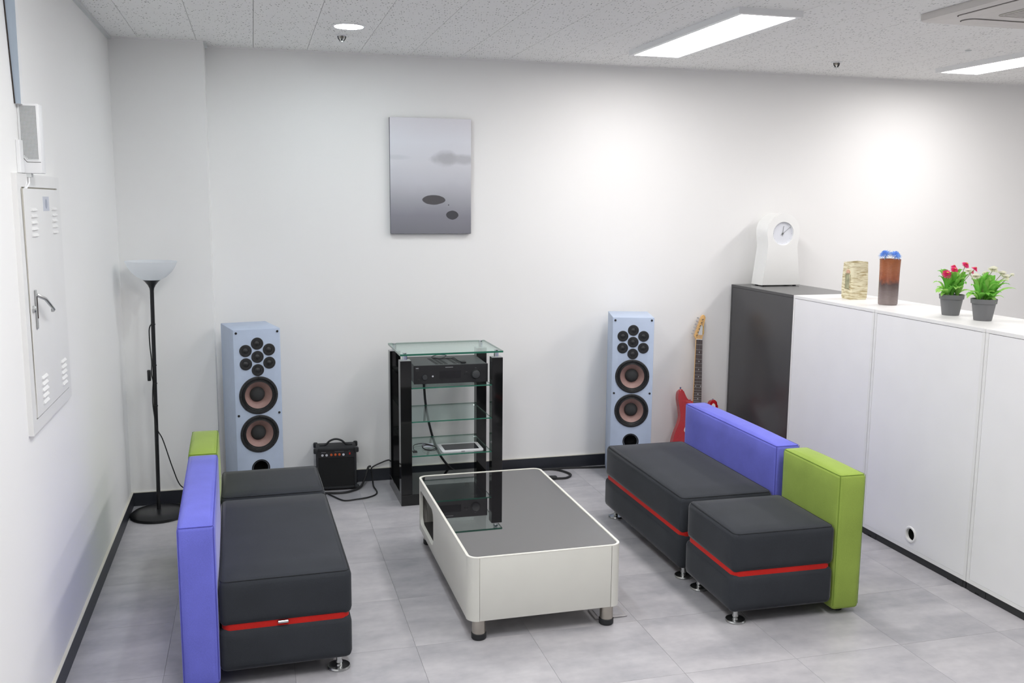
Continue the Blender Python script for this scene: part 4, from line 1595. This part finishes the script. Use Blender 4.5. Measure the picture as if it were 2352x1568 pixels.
def potted(label, loc, heads, petal, leaves, seed, s_px, group):
    rnd = random.Random(seed)
    t = thing('potted_flower', label, 'potted plant', loc, R_(-15.2), group)
    pot = MB().lathe([(0, 0), (.0385, 0), (.040, .003), (.0520, .080), (.0565, .081), (.0585, .1025), (.0555, .1025), (.0525, .082), (.049, .076), (0, .076)], 40, cap=False).build('pot', 'pot_grey', t)
    MB().lathe([(0, .086), (.03, .088), (.0525, .084)], 24, cap=False).build('soil', 'soil', t)
    for (x, y, z), nn, R in heads:
        R = R * 1.22
        fh = daisy(MB(), (x, y, z), nn, R, 4, 18, 0, .12, .26).build('flower_head', petal, t, 0)
        if petal == 'petal_pink':
            c = Vector((x, y, z)) + Vector(nn).normalized() * R * .62
            MB().lathe([(R * .22, 0), (R * .2, R * .12), (0, R * .16)], 12, c=c, cap=False).build('flower_centre', 'petal_centre', fh)
        else:
            c = Vector((x, y, z)) + Vector(nn).normalized() * R * .35
            MB().lathe([(R * .75, 0), (R * .6, R * .22), (R * .3, R * .36), (0, R * .4)], 16, c=c, cap=False).build('flower_centre', petal, fh)
        bx = rnd.choice((-.024, 0, .024))
        MB().tube(spline([(bx, 0, .085), (bx * .7 + x * .35, y * .4, .085 + (z - .085) * .55), (x, y, z)], 5), .0016, 6).build('stem', 'stem_green', t)
    for i, (bx, cx, cz, tx, ty, tz, w, mi) in enumerate(leaves):
        lm = MB()
        leaf_mesh(lm, (bx, ty * .1, .085), (cx, ty * .5, cz), (tx, ty, tz), w)
        md_ = lm.build('leaf', 'leaf_light' if mi else 'leaf_green', t, 80)
    return t


def mk_leaves(seed, spread, top, n):
    """fans of leaves from three stem bases, ordered low to high"""
    rnd = random.Random(seed)
    out = []
    for k in range(n):
        bx = (-.026, 0, .026)[k % 3]
        a = rnd.uniform(0, 2 * PI)
        hfrac = (k + rnd.random()) / n
        reach = spread * (1.0 - .35 * hfrac) * rnd.uniform(.55, 1.0)
        tx, ty = bx + reach * math.cos(a), reach * .8 * math.sin(a)
        tz = .112 + top * hfrac * rnd.uniform(.85, 1.1)
        out.append((bx, bx + .45 * (tx - bx), max(tz + rnd.uniform(.005, .035), .15), tx, ty, tz, rnd.uniform(.030, .046), rnd.random() < .4))
    return out


S1, S2 = 462.0, 484.0
h1 = [(((px - 2184) / S1, yy, .100 + (680 - py) / S1), nn, r) for px, py, yy, nn, r in (
    (2162.4, 632, -.03, (-.1, -.8, .45), .0225), (2181, 623, -.02, (0, -.75, .55), .018), (2207.3, 612.5, -.01, (.3, -.6, .65), .0185),
    (2188, 618, .02, (.2, -.3, .9), .014), (2231, 622, .0, (.5, -.3, .75), .016), (2229, 630, .02, (.5, -.2, .6), .014), (2175, 631, .03, (-.2, -.4, .8), .012))]
l1 = mk_leaves(5, .098, .118, 30) + [(-.026, -.06, .19, -.102, -.01, .158, .026, 1), (-.02, -.05, .21, -.070, .01, .188, .024, 0), (0, .005, .20, -.012, -.01, .205, .030, 1),
      (-.026, -.06, .14, -.088, -.02, .112, .034, 1), (.02, .05, .14, .095, -.01, .118, .028, 1), (.0, .04, .19, .055, -.02, .165, .034, 0), (-.026, -.04, .13, -.066, -.03, .095, .03, 1)]
potted('grey pot with pink artificial daisies and green leaves on the white cabinets', (3.313, 3.909, CAB_H), h1, 'petal_pink', l1, 3, S1, 'potted artificial daisies')
h2 = [(((px - 2260) / S2, yy, .100 + (689 - py) / S2), nn, r) for px, py, yy, nn, r in (
    (2269.6, 622, -.02, (.05, -.45, .9), .022), (2290, 631, -.02, (.35, -.4, .85), .019), (2296, 638, -.03, (.3, -.5, .8), .019),
    (2318, 634, 0, (.5, -.2, .85), .012), (2233, 637, -.02, (-.3, -.45, .85), .019), (2259, 631, .0, (0, -.3, .95), .015), (2222, 626, .01, (-.3, -.3, .9), .015))]
l2 = mk_leaves(9, .098, .118, 30) + [(.026, .08, .17, .143, -.01, .150, .028, 1), (.026, .07, .20, .118, .0, .168, .026, 0), (.02, .06, .135, .088, -.01, .107, .02, 1),
      (-.026, -.06, .15, -.092, -.02, .105, .034, 1), (-.02, -.05, .16, -.07, -.01, .125, .034, 1), (.0, .02, .13, .03, -.05, .088, .036, 1), (.0, -.01, .17, -.035, -.02, .18, .034, 0), (-.02, -.04, .19, -.055, .02, .19, .02, 1), (.02, .05, .20, .068, .01, .185, .018, 1)]
potted('grey pot with white artificial daisies and green leaves, rightmost on the white cabinets', (3.312, 3.692, CAB_H), h2, 'petal_white', l2, 4, S2, 'potted artificial daisies')


# ================================================================ ELECTRIC GUITAR
gt = thing('electric_guitar', 'red electric guitar leaning against the wall between loudspeaker and dark cabinet', 'guitar')
up_ = Vector((.029, .060, .319)).normalized()          # along the neck
nut = Vector((2.861, 5.722, .840))
NV = .845
org = nut - up_ * NV
rt = Vector((1, 0, 0)) - up_ * up_.x
rt.normalize()
bk = up_.cross(rt) * -1                                # away from the front face
if bk.y < 0:
    bk = -bk
gt.matrix_world = Matrix(((rt.x, bk.x, up_.x, org.x), (rt.y, bk.y, up_.y, org.y), (rt.z, bk.z, up_.z, org.z), (0, 0, 0, 1)))
# local: x right, y into the wall, z up the neck; the front face lies at y = 0
body_pts = [(0, .004), (-.075, .008), (-.128, .040), (-.160, .095), (-.166, .150), (-.150, .215), (-.126, .275), (-.116, .322), (-.122, .375), (-.134, .430), (-.135, .468), (-.128, .496), (-.114, .506), (-.100, .498), (-.088, .475), (-.072, .448), (-.052, .433), (-.032, .430),
            (.032, .405), (.050, .385), (.072, .380), (.090, .400), (.104, .430), (.122, .446), (.144, .438), (.156, .408), (.150, .350), (.126, .300), (.119, .262), (.130, .215), (.154, .160), (.163, .105), (.150, .055), (.110, .016), (.060, .005)]
MB().prism(spline(body_pts, 4, True), 0, .042, mi=0, bev=.009, seg=3, mi_side=0).build('body', 'guitar_red', gt, 50)
pg = [(-.045, .19), (-.082, .222), (-.084, .246), (-.064, .285), (-.058, .34), (-.056, .40), (-.04, .415), (.03, .40), (.05, .366), (.08, .362), (.104, .398), (.118, .420), (.132, .414), (.136, .392), (.124, .345), (.108, .29), (.085, .24), (.11, .19), (.128, .14), (.11, .10), (.07, .12), (.035, .165), (-.03, .175)]
MB().prism(spline(pg, 4, True), -.0022, 0.0005).build('pickguard', 'guitar_white', gt)
for z in (.205, .262, .330):
    MB().prism(rrect(-.036, .036, z - .009, z + .009, .008), -.008, 0).build('pickup', 'guitar_white', gt)
MB().box(-.040, .040, -.010, 0, .150, .185, .003, 2).build('bridge', 'chrome', gt)
for z, x in ((.175, .085), (.145, .102), (.118, .118)):
    MB().lathe([(.011, 0), (.010, .008), (0, .009)], 18, c=(x, -.002, z), axis='y', cap=False).build('control_knob', 'guitar_white', gt)
for (x, z) in ((-.114, .507), (.125, .440)):
    MB().tube([(x, .02, z - .004), (x, .02, z + .012)], [.003, .006], 8).build('strap_button', 'chrome', gt)
nk = lambda z: .0215 + (.0285 - .0215) * (NV - z) / (NV - .42)
MB().prism([(-nk(.395), .395), (nk(.395), .395), (nk(NV), NV), (-nk(NV), NV)], -.004, .009, bev=.002, seg=1).build('neck', 'maple', gt)
fb = MB().prism([(-nk(.40), .40), (nk(.40), .40), (nk(NV - .004), NV - .004), (-nk(NV - .004), NV - .004)], -.0095, -.004).build('fretboard', 'rosewood', gt, 0)
MB().box(-.0215, .0215, -.0125, -.003, NV - .004, NV + .001, .0008, 1).build('nut', 'guitar_white', gt, 0)
fz = lambda k: NV - .648 * (1 - 2 ** (-k / 12))
for k in range(1, 22):
    z = fz(k)
    if z < .402:
        break
    MB().box(-nk(z), nk(z), -.0108, -.0093, z - .0013, z + .0013).build('fret', 'fret', fb, 0)
for k in (3, 5, 7, 9, 12, 15, 17):
    z = (fz(k) + fz(k - 1)) / 2
    if z < .41:
        continue
    for x in ((-.018, .018) if k == 12 else (0,)):
        MB().lathe([(.0035, 0), (.0035, .0006), (0, .0006)], 12, c=(x, -.0094, z), axis='y', cap=False).build('inlay', 'guitar_white', fb)
hs = [(-.0215, NV), (-.034, NV + .020), (-.030, NV + .034), (-.012, NV + .085), (.004, NV + .135), (.012, NV + .158), (.024, NV + .168), (.038, NV + .162), (.043, NV + .148), (.037, NV + .122), (.031, NV + .095), (.031, NV + .070), (.036, NV + .046), (.030, NV + .036), (.0215, NV)]
MB().prism(hs, -.002, .012, bev=.0015, seg=1).build('headstock', 'maple', gt, 25)
for k in range(6):
    z = NV + .026 + k * .0218
    x = -.021 + k * .0078
    tn = MB().lathe([(.0035, 0), (.003, .010), (.0036, .012), (0, .012)], 10, c=(x, -.002, z), axis='y', cap=False).build('tuner', 'chrome', gt)
    MB().tube([(x - .011, .010, z + .004), (x - .022, .010, z + .008)], [.0022, .0022], 6).tube([(x - .022, .010, z + .008), (x - .033, .010, z + .0115)], [.0055, .0042], 8).build('tuner_button', 'chrome', tn)
# reversed decal: white patch with a green wordmark strip along the edge
MB().prism([(-.010, NV + .030), (.022, NV + .030), (.023, NV + .086), (.014, NV + .098), (.006, NV + .084)], -.0026, -.0019).build('headstock_decal', 'guitar_white', gt, 0)
wm = MB()
for k in range(11):
    z = NV + .036 + k * .0052
    wm.box(.0245 + .0006 * (k % 3), .0285 - .0004 * (k % 2), -.0027, -.0019, z, z + .0036)
wm.build('wordmark', 'logo_green', gt, 0)['kind'] = 'stuff'
st = MB()
for k in range(6):
    xa, xb = -.017 + k * .0068, -.026 + k * .0104
    st.tube([(xa, -.0125, NV), (xb, -.012, .165)], .0005, 4)
    st.tube([(xa, -.0125, NV), (-.021 + k * .0078, -.010, NV + .026 + k * .0218)], .0005, 4)
st.build('strings', 'steel', gt)
